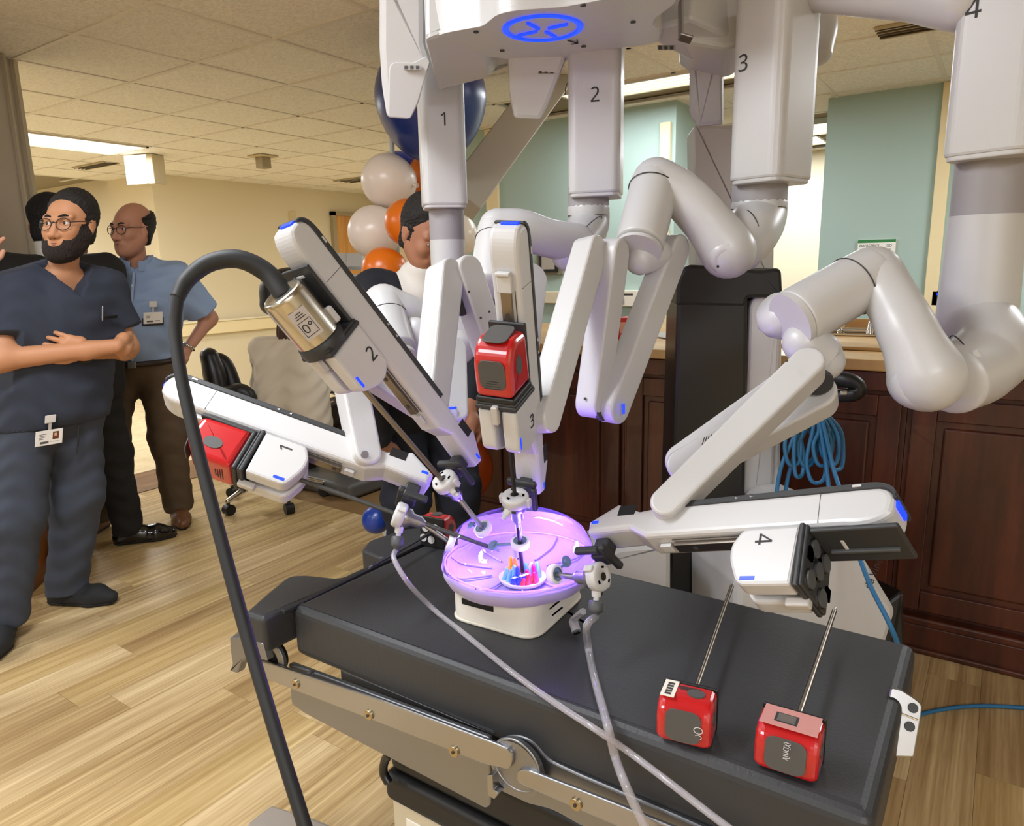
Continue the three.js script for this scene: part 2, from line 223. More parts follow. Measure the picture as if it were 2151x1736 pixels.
// grey sloping beam behind the balloons
{ const a = P(1195, 120, 4.2), b = P(965, 430, 3.7), d = b.clone().sub(a).normalize(), n = cdir(0.35, 0.15, 1), z = n.addScaledVector(d, -n.dot(d)).normalize(), y = z.clone().cross(d); single('sloping_beam', 'grey sloping support beam between ceiling and teal wall behind the balloons', 'beam', obox(a.clone().add(b).multiplyScalar(0.5), d, y, z, a.distanceTo(b), 0.2, 0.18, 0.006), mat(0xb7b0a2, 0.7)); }

// ---------------------------------------------------------------- counter run
const mahog = woodTex([56, 23, 13], [94, 44, 26], 131, 0.2), mahogMat = phys(0xffffff, 0.38, { map: mahog, clearcoat: 0.2 });
const CZ = -2.74; let cabN = 0;
for (let k = 0; k < 8; k++) {
  const x0 = -2.372 + k * 0.5335, x1 = x0 + 0.5335, t = thing('base_cabinet', ['dark mahogany base cabinet at the end of the counter behind the leaning man', 'dark mahogany base cabinet behind the third robot slider', 'dark mahogany base cabinet left of the black robot tower', 'dark mahogany base cabinet hidden behind the robot tower', 'dark mahogany base cabinet behind the bundle of blue cable', 'dark mahogany base cabinet beyond the end of the black table', 'dark mahogany base cabinet further along beyond the black table end', 'dark mahogany base cabinet at the far right end of the counter'][k], 'cabinet', 'mahogany base cabinets');
  const uv = (g) => metreUV(g, 0, 1, 1.2);
  part(t, 'body', uv(span(x0 + 0.001, x1 - 0.001, 0.13, 1.0, -3.6, CZ - 0.02)), mahogMat);
  part(t, 'plinth', uv(span(x0 + 0.001, x1 - 0.001, 0.0, 0.105, -3.6, CZ + 0.018, 0.008)), mahogMat); part(t, 'plinth_moulding', uv(span(x0 + 0.001, x1 - 0.001, 0.105, 0.135, -3.5, CZ + 0.03, 0.009)), mahogMat); part(t, 'floor_moulding', uv(span(x0 + 0.001, x1 - 0.001, 0.0, 0.022, CZ, CZ + 0.034, 0.008)), mahogMat);
  part(t, 'top_rail', uv(span(x0 + 0.001, x1 - 0.001, 0.93, 0.998, CZ - 0.05, CZ + 0.006, 0.004)), mahogMat);
  const door = sub(t, 'door'), a = x0 + 0.016, b = x1 - 0.016, y0 = 0.15, y1 = 0.915, s = 0.075;
  part(door, 'stile', uv(span(a, a + s, y0, y1, CZ - 0.02, CZ + 0.002, 0.004)), mahogMat); part(door, 'stile', uv(span(b - s, b, y0, y1, CZ - 0.02, CZ + 0.002, 0.004)), mahogMat); part(door, 'rail', uv(span(a + s, b - s, y0, y0 + s, CZ - 0.02, CZ + 0.002, 0.004)), mahogMat); part(door, 'rail', uv(span(a + s, b - s, y1 - s, y1, CZ - 0.02, CZ + 0.002, 0.004)), mahogMat);
  part(door, 'raised_panel', uv(span(a + s + 0.022, b - s - 0.022, y0 + s + 0.022, y1 - s - 0.022, CZ - 0.02, CZ + 0.001, 0.009)), mahogMat); part(door, 'panel_field', uv(span(a + s, b - s, y0 + s, y1 - s, CZ - 0.022, CZ - 0.012)), mahogMat);
}
const oak = woodTex([176, 136, 84], [216, 180, 124], 141); oak.rotation = Math.PI / 2;
single('countertop', 'light oak laminate countertop along the mahogany cabinets', 'countertop', [metreUV(span(-2.4, 2.0, 1.003, 1.042, -3.72, -2.70, 0.006), 0, 2, 1)], mat(0xffffff, 0.35, { map: oak }));
{ const t = thing('backsplash', 'light oak backsplash ledge at the back of the counter', 'backsplash'); part(t, 'board', metreUV(span(-1.0, 2.0, 1.042, 1.105, -3.75, -3.72), 0, 1, 1), mat(0xffffff, 0.4, { map: oak })); part(t, 'sink_ledge', metreUV(span(-0.85, 0.25, 1.042, 1.056, -3.3, -2.96, 0.005), 0, 2, 1), mat(0xffffff, 0.35, { map: oak })); }
{ const t = thing('faucet', 'chrome bridge faucet with two taps at the counter sink', 'faucet'), c = onZ(1828, 692, -3.55); const y = 1.042; part(t, 'bridge', cyl(V(c.x - 0.16, y + 0.025, -3.55), V(c.x + 0.12, y + 0.025, -3.55), 0.012), M.chrome); part(t, 'spout', [cyl(V(c.x, y, -3.55), V(c.x, y + 0.07, -3.55), 0.022, 0.008), tube([V(c.x, y + 0.06, -3.55), V(c.x, y + 0.16, -3.54), V(c.x, y + 0.2, -3.47), V(c.x, y + 0.15, -3.42)], 0.009, 24)], M.chrome); for (const s of [-0.12, 0.1]) part(t, 'tap', lathe(V(c.x + s, y, -3.55), up, [[0.022, 0], [0.02, 0.02], [0.012, 0.03], [0.018, 0.045], [0.016, 0.06], [0.002, 0.064]], 16), M.chrome); part(t, 'base_plate', span(c.x - 0.17, c.x + 0.13, y, y + 0.012, -3.58, -3.52, 0.004), M.chrome); }
// things on the counter and the teal wall
{ const a = onZ(1205, 722, -3.0), k = 1.042; const t = thing('glove_box', 'dark red box lying on the oak counter behind the third arm', 'box'); part(t, 'carton', span(a.x, a.x + 0.22, k, k + 0.085, -3.16, -3.0, 0.003), mat(0x7e1512, 0.5)); part(t, 'print_band', span(a.x + 0.03, a.x + 0.14, k + 0.02, k + 0.05, -3.001, -2.999), mat(0x4a0d0c, 0.5)); part(t, 'flap', span(a.x + 0.01, a.x + 0.21, k + 0.085, k + 0.09, -3.15, -3.01), mat(0xd8c06a, 0.6)); }
{ const a = onZ(1298, 716, -3.0), k = 1.042; const t = thing('leaflet_box', 'small bright red box standing on the counter by the folded arm', 'box'); part(t, 'carton', span(a.x - 0.01, a.x + 0.055, k, k + 0.1, -3.12, -3.0, 0.002), mat(0xc1261a, 0.5)); part(t, 'label', span(a.x + 0.012, a.x + 0.05, k + 0.03, k + 0.08, -3.001, -2.9985), mat(0xd9a58d, 0.6)); }
for (const [dx, r, l] of [[0, 0.2, 'sheet of white paper lying on the counter beside the robot tower'], [0.06, -0.25, 'grey leaflet lying over white paper on the counter']]) { const a = onY(1395, 704, 1.045); const g = box(0.21, 0.002, 0.297); g.rotateY(r + 1.2); g.translate(a.x + dx, 1.0445 + (dx ? 0.003 : 0), a.z + 0.02); single(dx ? 'leaflet' : 'paper_sheet', l, 'paper', g, mat(dx ? 0xa9a7a0 : 0xdedad0, 0.7)); }
{ const a = onZ(1803, 505, -5.42), b = onZ(1880, 533, -5.42), z = -5.415; const tex = canvasTex(512, 192, (c, w, h) => { c.fillStyle = '#f0efe6'; c.fillRect(0, 0, w, h); c.fillStyle = '#2f7d42'; c.fillRect(0, 0, w, 40); c.fillStyle = '#33423a'; c.font = 'bold 46px sans-serif'; c.fillText('EMERGENCY', 20, 96); c.fillText('POWER OFF', 20, 150); c.lineWidth = 6; c.strokeStyle = '#33423a'; c.beginPath(); c.ellipse(426, 82, 34, 16, 0, 0, 7); c.stroke(); c.beginPath(); c.arc(426, 82, 9, 0, 7); c.fill(); c.beginPath(); c.moveTo(400, 124); c.lineTo(452, 124); c.lineTo(426, 158); c.fill(); c.fillRect(370, 172, 120, 5); });
  const t = thing('wall_sign', 'white EMERGENCY sign with a green top band on the teal wall', 'sign'); part(t, 'plate', span(a.x, b.x, b.y, a.y, -5.43, z), M.creamLight); const g = new THREE.PlaneGeometry(b.x - a.x, a.y - b.y); g.translate((a.x + b.x) / 2, (a.y + b.y) / 2, z + 0.001); part(t, 'printed_face', g, mat(0xffffff, 0.6, { map: tex })); }
{ const a = onZ(1957, 610, -5.42), b = onZ(1983, 644, -5.42); const t = thing('card_reader', 'black card reader with a blue light on the teal wall', 'card reader'); part(t, 'body', span(a.x, b.x, b.y, a.y, -5.43, -5.40, 0.008), M.blackGloss); part(t, 'indicator_light', span((a.x + b.x) / 2 - 0.008, (a.x + b.x) / 2 + 0.008, a.y - 0.03, a.y - 0.02, -5.40, -5.398), M.blueLed); }
{ const a = onZ(1130, 545, -4.79), b = onZ(1182, 577, -4.79); const t = thing('wall_keypad', 'grey wall keypad in a black frame on the teal wall', 'keypad'); part(t, 'back_plate', span(a.x, b.x, b.y, b.y + 0.17, -4.8, -4.78, 0.003), mat(0x8c8672, 0.5)); part(t, 'frame', span(a.x + 0.02, b.x - 0.03, b.y + 0.02, b.y + 0.16, -4.78, -4.765, 0.004), M.black); part(t, 'keys', span(a.x + 0.05, b.x - 0.055, b.y + 0.04, b.y + 0.15, -4.765, -4.76, 0.003), mat(0xb4ada4, 0.5)); part(t, 'indicator_light', span(a.x + 0.075, a.x + 0.095, b.y + 0.135, b.y + 0.143, -4.76, -4.758), M.blueLed); }
{ const t = thing('wall_raceway', 'white service raceway with a socket box along the teal wall', 'raceway'); part(t, 'channel', span(-3.4, -2.0, 1.1, 1.19, -4.8, -4.76, 0.006), mat(0xe4d9bd, 0.6)); part(t, 'socket_box', span(-2.31, -2.16, 1.085, 1.2, -4.8, -4.74, 0.006), mat(0xe9e2d0, 0.5)); part(t, 'slot', span(-2.28, -2.19, 1.165, 1.178, -4.741, -4.738), M.dark); part(t, 'outlet', span(-2.275, -2.255, 1.1, 1.14, -4.741, -4.738), M.collar); }
// ---------------------------------------------------------------- the four-armed robot
const robot = thing('surgical_robot', 'white four-armed surgical robot on a wheeled base with a black tower', 'robot');
// base and tower
{ const bz = -2.12, n = V(0, 0, 1);
  const base = sub(robot, 'base');
  part(base, 'base_block', [span(-1.0, -0.3, 0.06, 0.24, -2.62, -1.5, 0.05)], M.white);
  // sloping cover to the right of the tower
  const cv = slab([[1546, 1226], [1640, 1120], [1690, 1063, 0.03], [1760, 1058, 0.04], [1812, 1160, 0.03], [1886, 1282, 0.02], [1850, 1400], [1546, 1400]], P(1700, 1250, 1.98), cdir(0.1, 0.12, 1).setY(0.1).normalize(), 0.36, 0.01, 0.02); part(base, 'sloping_cover', cv, M.white);
  part(base, 'cover_left', slab([[1240, 1180], [1300, 1150], [1410, 1140], [1410, 1300], [1240, 1300]], P(1350, 1200, 2.02), cdir(0, 0.1, 1).setY(0.1).normalize(), 0.3, 0.01, 0.015), M.white);
  part(base, 'cover_print', text('da VinciXi', 0.02, onPlane(1838, 1195, P(1700, 1250, 1.978), cdir(0.1, 0.12, 1).setY(0.1).normalize()), cdir(0.35, 0.94, 0), cdir(-0.94, 0.35, 0)), M.print);
  part(base, 'rear_bumper', slab([[1860, 1270], [1898, 1240], [1905, 1420], [1850, 1480]], P(1880, 1340, 2.12), cdir(0, 0, 1), 0.3, 0.01, 0.01), M.black);
  for (const [x, z] of [[-0.92, -1.6], [-0.38, -1.6], [-0.92, -2.5], [-0.38, -2.5]]) part(base, 'wheel', cyl(V(x - 0.025, 0.055, z), V(x + 0.025, 0.055, z), 0.055), M.rubber);
  const tn = cdir(-0.12, 0, 1).setY(0).normalize(), t0 = P(1490, 900, 2.22);
  const tower = sub(robot, 'tower');
  part(tower, 'black_column', slab([[1424, 585, 0.03], [1445, 556, 0.02], [1560, 562], [1572, 600], [1562, 1290], [1402, 1290]], t0, tn, 0.34, 0.01, 0.012), M.blackGloss);
  part(tower, 'black_cap', slab([[1422, 588, 0.03], [1440, 555, 0.03], [1600, 568], [1642, 562, 0.02], [1645, 626], [1570, 626], [1566, 645], [1421, 642]], t0.clone().addScaledVector(tn, 0.004), tn, 0.34, 0.01, 0.01), M.black);
  part(tower, 'white_side', slab([[1574, 640, 0.02], [1590, 618, 0.02], [1644, 620], [1610, 1290], [1550, 1290]], t0.clone().addScaledVector(tn, -0.02), tn, 0.3, 0.008, 0.01), M.white);
  part(tower, 'white_side_panel', slab([[1600, 640], [1644, 626], [1640, 1000], [1612, 1290], [1560, 1290]], t0.clone().addScaledVector(tn, -0.03), tn, 0.3, 0.008, 0.01), M.white);
  part(tower, 'telescopic_neck', slab([[1458, 262, 0.01], [1630, 262, 0.01], [1626, 600], [1462, 600]], P(1540, 420, 2.3), tn, 0.2, 0.01, 0.012), M.white);
  const rh = sub(robot, 'rear_handle'); part(rh, 'grip', limb([P(1730, 795, 2.15), P(1775, 798, 2.1), P(1803, 808, 2.08), P(1800, 826, 2.09), P(1760, 832, 2.12)], [0.022, 0.024, 0.02, 0.022, 0.02], 20, 12), M.black); part(rh, 'latch', obox(P(1772, 826, 2.06), CR, CU, CT, 0.02, 0.014, 0.01), M.steel);
}
// overhead boom and hub
const HY = 1.904;
{ const hub = sub(robot, 'hub'), n = V(0, -1, 0), p0 = onY(1140, 60, HY);
  const outline = [[893, 100, 0.03], [900, 82, 0.02], [930, 70, 0.03], [1012, 55, 0.02], [1022, 47, 0.02], [1042, 30, 0.02], [1080, 21, 0.03], [1180, 14, 0.03], [1215, 8, 0.03], [1330, -14, 0.02], [1420, -28, 0.02], [1424, 4, 0.02], [1402, 22, 0.02], [1378, 38, 0.01], [1374, 52, 0.01], [1391, 64, 0.01], [1386, 88, 0.02], [1355, 96, 0.02], [1300, 101, 0.02], [1240, 110, 0.02], [1200, 126, 0.02], [1150, 137, 0.02], [1090, 134, 0.02], [1058, 123, 0.02], [1000, 119, 0.02], [945, 120, 0.02], [905, 114, 0.02]];
  part(hub, 'shell', slab(outline, p0, n, 0.42, 0.02, 0.004), M.white);
  const inset = outline.map(([x, y, r]) => [1140 + (x - 1140) * 0.985, 60 + (y - 60) * 0.97, r]); part(hub, 'bottom_plate', slab(inset, p0.clone().setY(HY - 0.002), n, 0.01, 0.02, 0.001), M.white);
  const y = HY - 0.004, c = onY(1140, 61, y), R = onY(1222, 61, y).distanceTo(onY(1058, 61, y)) / 2;
  const tg = new THREE.TorusGeometry(R * 0.95, 0.0075, 8, 72); tg.scale(1, 1, 0.35); tg.rotateX(Math.PI / 2); tg.translate(c.x, c.y, c.z); part(hub, 'light_ring', tg, mat(0x0a2bff, 0.4, { emissive: 0x1240ff, emissiveIntensity: 1.5 }), 'glowing blue ring');
  for (const [x0, y0, x1, y1] of [[1109, 49, 1131, 60], [1154, 59, 1190, 51], [1090, 74, 1126, 66], [1147, 67, 1166, 77]]) part(hub, 'light_bar', limb([onY(x0, y0, y), onY(x1, y1, y)], [0.0042, 0.0042], 4, 8), M.blueLed);
  for (const [x, yy] of [[1000, 68], [1055, 107], [1225, 12], [1330, 47], [915, 107], [1226, 98]]) part(hub, 'screw', disc(onY(x, yy, y), n, 0.006, 0.002, 12), M.seam);
  { const a = onY(1192, 85, y), b = onY(1214, 91, y); part(hub, 'arrow_print', [cyl(a, b, 0.0012), cyl(b, onY(1200, 93, y), 0.0012), cyl(b, onY(1212, 84, y), 0.0012)], M.print); }
  part(hub, 'mount_block', slab([[797, -60], [797, 100], [802, 180, 0.02], [813, 248, 0.012], [862, 251, 0.012], [880, 215], [893, 165], [905, 128], [893, 92], [893, -60]], P(850, 150, 1.78), facing(850, 150), 0.16, 0.006, 0.016), M.white);
  part(hub, 'mount_block_face', slab([[818, 130, 0.02], [868, 132], [895, 118], [903, 130], [892, 165], [878, 215], [862, 249], [816, 246]], P(850, 150, 1.776), facing(850, 150), 0.01, 0.004, 0.002), M.white);
  part(hub, 'mount_block', slab([[1066, 100], [1068, 190], [1080, 250, 0.012], [1136, 253, 0.01], [1154, 215], [1188, 128], [1192, 100]], P(1130, 180, 1.84), facing(1130, 180), 0.16, 0.006, 0.012), M.white);
  part(hub, 'mount_block', slab([[1448, 85], [1448, 240, 0.01], [1466, 268], [1520, 262], [1520, 85]], P(1480, 180, 1.85), facing(1480, 180), 0.2, 0.006, 0.012), M.white);
  for (const [x, yy, d, l] of [[866, 142, 1.772, 0], [1148, 150, 1.83, 0], [1400, 100, 1.68, 1]]) part(hub, 'rating_label', obox(P(x, yy, d - 0.002), CR, CU.clone().addScaledVector(CT, -0.3).normalize(), CT.clone().addScaledVector(CU, 0.3).normalize(), 0.042, 0.014, 0.001, 0), mat(0x9a9590, 0.6)), [0, 1, 2].forEach((k) => part(hub, 'label_print', obox(P(x - 13 + k * 12, yy, d - 0.004), CR, CU, CT, 0.008, 0.009, 0.0006, 0), M.seam));
  // upper white bodies of the booms, going out of the frame at the top
  part(hub, 'boom_body', slab([[893, -120], [893, 85, 0.02], [905, 78], [1015, 50], [1040, 20], [1120, 5], [1220, -5], [1420, -40], [1420, -120]], P(1100, 0, 1.62), cdir(0, -0.05, 1), 0.3, 0.01, 0.01), M.white);
  part(hub, 'arm_boom', slab([[1424, -60], [1424, 70, 0.01], [1450, 90], [1530, 104, 0.02], [1590, 70, 0.03], [1598, -60]], P(1500, 20, 1.66), cdir(-0.25, -0.1, 1), 0.2, 0.01, 0.012), M.white);
  part(hub, 'arm_boom', slab([[1380, 60], [1450, 40], [1560, 90], [1515, 130], [1450, 130], [1380, 92]], P(1460, 90, 1.7), V(0, -1, 0.3).normalize(), 0.1, 0.01, 0.01), M.white);
  part(hub, 'arm_boom', limb([P(1600, -30, 1.62), P(1750, -18, 1.5), P(1900, -5, 1.4), P(2020, 5, 1.32)], [0.045, 0.042, 0.042, 0.05], 24, 16), M.white, 'boom to the fourth arm');
  part(hub, 'boom_knuckle', limb([P(1712, 0, 1.75), P(1714, 60, 1.75), P(1712, 118, 1.75)], [0.05, 0.05, 0.04], 12, 20, 0.5), M.white);
  part(hub, 'tilt_handle', [obox(P(1430, 40, 1.6), CR, CU, CT, 0.006, 0.085, 0.03, 0.002), obox(P(1440, 80, 1.6), CR.clone().addScaledVector(CU, -0.3).normalize(), CU.clone().addScaledVector(CR, 0.3).normalize(), CT, 0.03, 0.006, 0.03, 0.002)], M.steel);
  part(hub, 'rear_boom', span(-0.95, -0.5, 2.1, 2.36, -2.3, -1.6, 0.05), M.white);
}
// local frame of a slider: x runs from its tail to the cannula, y points to the carriage side, z is a side face
function sliderFrame(tail, head, perp, beta, k = 1) {
  const OFF0 = 0.085, OFF = OFF0 * k; let u = head.clone().sub(tail).normalize(), m;
  for (let q2 = 0; q2 < 6; q2++) { const T = CT.clone().addScaledVector(u, -CT.dot(u)).normalize(); let q = CR.clone().multiplyScalar(perp[0]).addScaledVector(CU, perp[1]); q.addScaledVector(u, -q.dot(u)); q.addScaledVector(T, -q.dot(T)).normalize(); m = q.multiplyScalar(Math.cos(beta)).addScaledVector(T, Math.sin(beta)).normalize(); u = head.clone().addScaledVector(m, -OFF).sub(tail).normalize(); m.addScaledVector(u, -m.dot(u)).normalize(); }
  const z = u.clone().cross(m), L = head.clone().addScaledVector(m, -OFF).distanceTo(tail), s = z.dot(CT) > 0 ? 1 : -1;
  return { mtx: basis(u, m, z, tail).multiply(new THREE.Matrix4().makeScale(1, k, k)), u, m, z, s, L, k, OFF: OFF0, at: (x, y, zz = 0) => tail.clone().addScaledVector(u, x).addScaledVector(m, y * k).addScaledVector(z, zz * s * k) };
}
function buildSlider(arm, f, num, s) {
  const { L, mtx: X, s: sg } = f, T = (g) => g.applyMatrix4(X);
  const hz = 0.031;
  const body = new THREE.Shape(); body.moveTo(0.03, -0.03); body.lineTo(L - 0.1, -0.03); body.lineTo(L - 0.07, -0.026); body.lineTo(L - 0.02, -0.046); body.lineTo(L + 0.035, -0.012); body.lineTo(L + 0.03, 0.012); body.lineTo(L - 0.01, 0.012); body.lineTo(L - 0.06, 0.01); body.lineTo(L - 0.095, 0.028); body.lineTo(0.06, 0.03); body.quadraticCurveTo(0.02, 0.036, 0.0, 0.015); body.quadraticCurveTo(-0.014, -0.03, 0.03, -0.03);
  const g = extrude(body, 2 * hz, 0.009, 10, 3); g.translate(0, 0, hz); part(arm, 'slider_body', T(g), M.white);
  const st = new THREE.Shape(); st.moveTo(0.012, -0.024); st.lineTo(L - 0.13, -0.024); st.lineTo(L - 0.13, -0.037); st.lineTo(0.03, -0.037); st.quadraticCurveTo(0.0, -0.036, -0.006, -0.016); st.quadraticCurveTo(-0.008, -0.006, -0.002, -0.008); st.quadraticCurveTo(0.0, -0.02, 0.012, -0.024); const g2 = extrude(st, 2 * hz + 0.0016, 0.002, 8, 1); g2.translate(0, 0, hz + 0.0008); part(arm, 'black_strip', T(g2), M.dark);
  part(arm, 'tail_light', T(box(0.005, 0.012, 0.036, -0.0042, -0.004, 0.004 * sg, 0.002)), M.blueLed, 'blue status light');
  part(arm, 'strip_mark', T(box(0.012, 0.004, 0.002, 0.045, -0.031, sg * (hz + 0.0012), 0)), M.white);
  for (const x of [L * 0.42, L * 0.47]) part(arm, 'strip_mark', T((() => { const k = new THREE.ConeGeometry(0.0032, 0.006, 3); k.rotateZ(Math.PI / 2); k.translate(x, -0.031, sg * (hz + 0.0006)); return k; })()), M.white);
  part(arm, 'rail', T(box(L - 0.24, 0.008, 0.022, (0.085 + L - 0.13) / 2, 0.033, 0, 0.001)), M.railSteel, 'steel guide rail');
  for (const x of [0.14, 0.3, 0.37, 0.42]) if (x < L - 0.14) part(arm, 'rail_bolt', T((() => { const k = new THREE.CylinderGeometry(0.0045, 0.0045, 0.001, 12); k.translate(x, 0.0376, 0); return k; })()), M.seam);
  part(arm, 'rail_groove', T(box(L - 0.24, 0.001, 0.0015, (0.085 + L - 0.13) / 2, 0.0305, 0.018 * sg, 0)), M.seam);
  part(arm, 'rail_stop', T(merge([box(0.035, 0.01, 0.03, 0.082, 0.036, 0, 0.002), box(0.006, 0.014, 0.03, 0.067, 0.04, 0, 0.002)])), M.white);
  part(arm, 'rail_end', T(box(0.02, 0.007, 0.016, L - 0.125, 0.033, 0, 0.001)), M.white);
  part(arm, 'body_seam', T(box(0.0008, 0.05, 2 * hz + 0.0006, 0.095, 0, 0, 0)), M.seam);
  // carriage: base block, two lobes, dark interface plate with its back bracket
  const y1 = 0.128, lobe = (z0, z1) => { const sh = roundShape([[s, 0.034], [s + 0.085, 0.034, 0.01], [s + 0.1, 0.06, 0.008], [s + 0.1, 0.085, 0.012], [s + 0.082, y1, 0.014], [s + 0.004, y1, 0.004]], 0.003); const q = extrude(sh, z1 - z0, 0.005); q.translate(0, 0, z1); return q; };
  part(arm, 'carriage', T(merge([(() => { const q = extrude(roundShape([[s, 0.03], [s + 0.085, 0.03, 0.01], [s + 0.1, 0.06, 0.004], [s, 0.07]], 0.003), 0.07, 0.005); q.translate(0, 0, 0.035); return q; })(), lobe(0.009, 0.042), lobe(-0.042, -0.009)])), M.white);
  part(arm, 'carriage_light', T(box(0.022, 0.006, 0.0012, s + 0.066, 0.118, sg * 0.0422, 0.0004)), M.blueLed, 'blue status light');
  part(arm, 'interface_plate', T(merge([box(0.008, 0.1, 0.09, s - 0.004, 0.082, 0, 0.003), box(0.006, 0.096, 0.086, s - 0.01, 0.082, 0, 0.003)])), M.dark);
  part(arm, 'back_bracket', T(box(0.115, 0.008, 0.08, s - 0.07, 0.042, 0, 0.003)), M.dark);
  part(arm, 'bracket_rib', T(box(0.09, 0.008, 0.006, s - 0.07, 0.047, -0.01 * sg, 0.002)), M.darkGrey);
  part(arm, 'release_tab', T(box(0.034, 0.014, 0.014, s + 0.008, 0.134, 0.0, 0.003)), mat(0xb5b0aa, 0.4));
  const n = f.z.clone().multiplyScalar(sg), ey = f.u.clone().negate(), ex = ey.clone().cross(n); part(arm, 'number', text(num, 0.025, f.at(s + 0.05, 0.055, 0.0425), ex, ey), M.print, 'printed number ' + num);
  // cannula clamp on the neck
  part(arm, 'clamp', T(merge([box(0.03, 0.04, 0.03, L + 0.006, 0.034, 0, 0.004), box(0.014, 0.014, 0.07, L - 0.012, 0.045, 0, 0.005), box(0.05, 0.014, 0.012, L + 0.018, 0.05, 0.03 * sg, 0.004)])), M.dark);
  part(arm, 'neck_light', T(box(0.014, 0.006, 0.002, L + 0.018, -0.008, sg * hz, 0.0005)), M.blueLed, 'blue status light');
  part(arm, 'neck_panel', T(box(0.035, 0.02, 0.0012, L - 0.045, -0.028, sg * hz, 0)), M.black);
}
const SL = [
  sliderFrame(P(352, 824, 1.44), P(838, 1082, 1.41), [-0.4, -0.9], 0.66),
  sliderFrame(P(602, 482, 1.13), P(935, 1012, 1.37), [-0.85, -0.5], 0.75, 0.86),
  sliderFrame(P(1066, 476, 1.13), P(1082, 1048, 1.31), [-1, 0], 1.12, 0.84),
  sliderFrame(P(1888, 1082, 0.97), P(1258, 1212, 1.24), [0, -1], 0.85),
];
const CARR = [0.43, 0.335, 0.57, 0.24].map((k, i) => k * SL[i].L);
// vertical housing: centre picture x, depth, half width, turn
function column(arm, num, x, yb, d, w, dep, turn, ytop, textXY) {
  const c = P(x, yb, d), toCam = V(-c.x, 0, -c.z).normalize(), n = toCam.clone().applyAxisAngle(up, turn), ex = up.clone().cross(n);
  const cc = c.clone().addScaledVector(n, -dep / 2), h = ytop - c.y;
  const sh = roundShape([[-w / 2, -dep / 2], [w / 2, -dep / 2], [w / 2, dep / 2], [-w / 2, dep / 2]], 0.028); const g = extrude(sh, h, 0.006, 8); g.rotateX(Math.PI / 2); g.applyMatrix4(basis(ex, up, n, V(cc.x, c.y, cc.z)));
  part(arm, 'column_housing', g, M.white);
  const lip = extrude(roundShape([[-w / 2 + 0.004, -dep / 2 + 0.004], [w / 2 - 0.004, -dep / 2 + 0.004], [w / 2 - 0.004, dep / 2 - 0.004], [-w / 2 + 0.004, dep / 2 - 0.004]], 0.026), 0.012, 0.003, 8); lip.rotateX(Math.PI / 2); lip.applyMatrix4(basis(ex, up, n, V(cc.x, c.y - 0.008, cc.z))); part(arm, 'housing_lip', lip, M.white);
  if (textXY) { const p = onPlane(textXY[0], textXY[1], c.clone().addScaledVector(n, 0.0005), n); part(arm, 'number', text(num, textXY[2], p, ex, up), M.print, 'printed number ' + num); }
  return { c: cc, n, ex };
}
function seamLine(arm, pts, d, r = 0.0011) { part(arm, 'panel_seam', tube(pts.map(([x, y]) => P(x, y, d)), r, 40, 5), M.seam); }
function seamRing(arm, c, dir, r) { part(arm, 'joint_seam', ring(c, dir, r, 0.0012), M.seam); }
// ---- arm 1
{ const a = sub(robot, 'arm'); a.userData.label = 'first arm, holding a red instrument';
  const k = column(a, '1', 938, 430, 2.08, 0.13, 0.14, 0.1, 2.08, [931, 250, 0.036]);
  seamLine(a, [[890, 222], [925, 221], [940, 220], [950, 210]], 2.062); seamLine(a, [[901, 170], [897, 200], [893, 232]], 2.064);
  const b = P(937, 432, 2.155); part(a, 'collar', cyl(V(b.x, b.y + 0.02, b.z), V(b.x, P(937, 503, 2.13).y, b.z), 0.053), M.collar); part(a, 'forearm_tube', cyl(V(b.x, P(937, 503, 2.13).y, b.z), V(b.x, P(937, 640, 2.13).y, b.z), 0.0535), M.white);
  part(a, 'elbow', limb([P(938, 620, 2.13), P(945, 680, 2.08), P(962, 735, 1.98)], [0.053, 0.055, 0.05], 16, 24, 0.6), M.white);
  part(a, 'upper_link', limb([P(965, 700, 2.02), P(900, 672, 1.99), P(840, 652, 1.95), P(806, 640, 1.93)], [0.05, 0.045, 0.052, 0.056], 24, 26), M.white);
  part(a, 'upper_link_joint', limb([P(866, 740, 1.92), P(880, 690, 1.94)], [0.05, 0.048], 12, 22, 0.5), M.white);
  part(a, 'lower_link', limb([P(808, 640, 1.93), P(815, 680, 1.9), P(832, 735, 1.85)], [0.055, 0.056, 0.053], 16, 26, 0.25), M.white);
  seamRing(a, P(812, 668, 1.91), P(832, 735, 1.85).sub(P(808, 640, 1.93)), 0.0565); part(a, 'end_cap', disc(P(836, 752, 1.835), P(832, 735, 1.85).sub(P(808, 640, 1.93)).normalize(), 0.048, 0.01, 30), M.white);
  const n = cdir(0.75, 0, 0.66);
  part(a, 'drop_bar', bar(P(945, 740, 1.76), P(945, 872, 1.62), cdir(0.4, 0.2, 0.9), 0.07, 0.055), M.white); part(a, 'joint_light', limb([P(928, 852, 1.578), P(943, 858, 1.572), P(957, 857, 1.575)], [0.003, 0.003, 0.003], 8, 8), M.blueLed, 'blue status light');
  part(a, 'rising_bar', bar(P(930, 878, 1.6), P(715, 745, 1.56), cdir(0.3, 0.35, 0.88), 0.062, 0.05), M.white);
  part(a, 'falling_bar', bar(P(722, 735, 1.52), P(766, 957, 1.44), cdir(0.55, -0.1, 0.8), 0.06, 0.052, 0.056), M.white); part(a, 'pivot_cover', disc(P(766, 955, 1.408), cdir(0.55, -0.1, 0.8), 0.008, 0.003, 18), M.greyPrint);
  buildSlider(a, SL[0], '1', CARR[0]); }
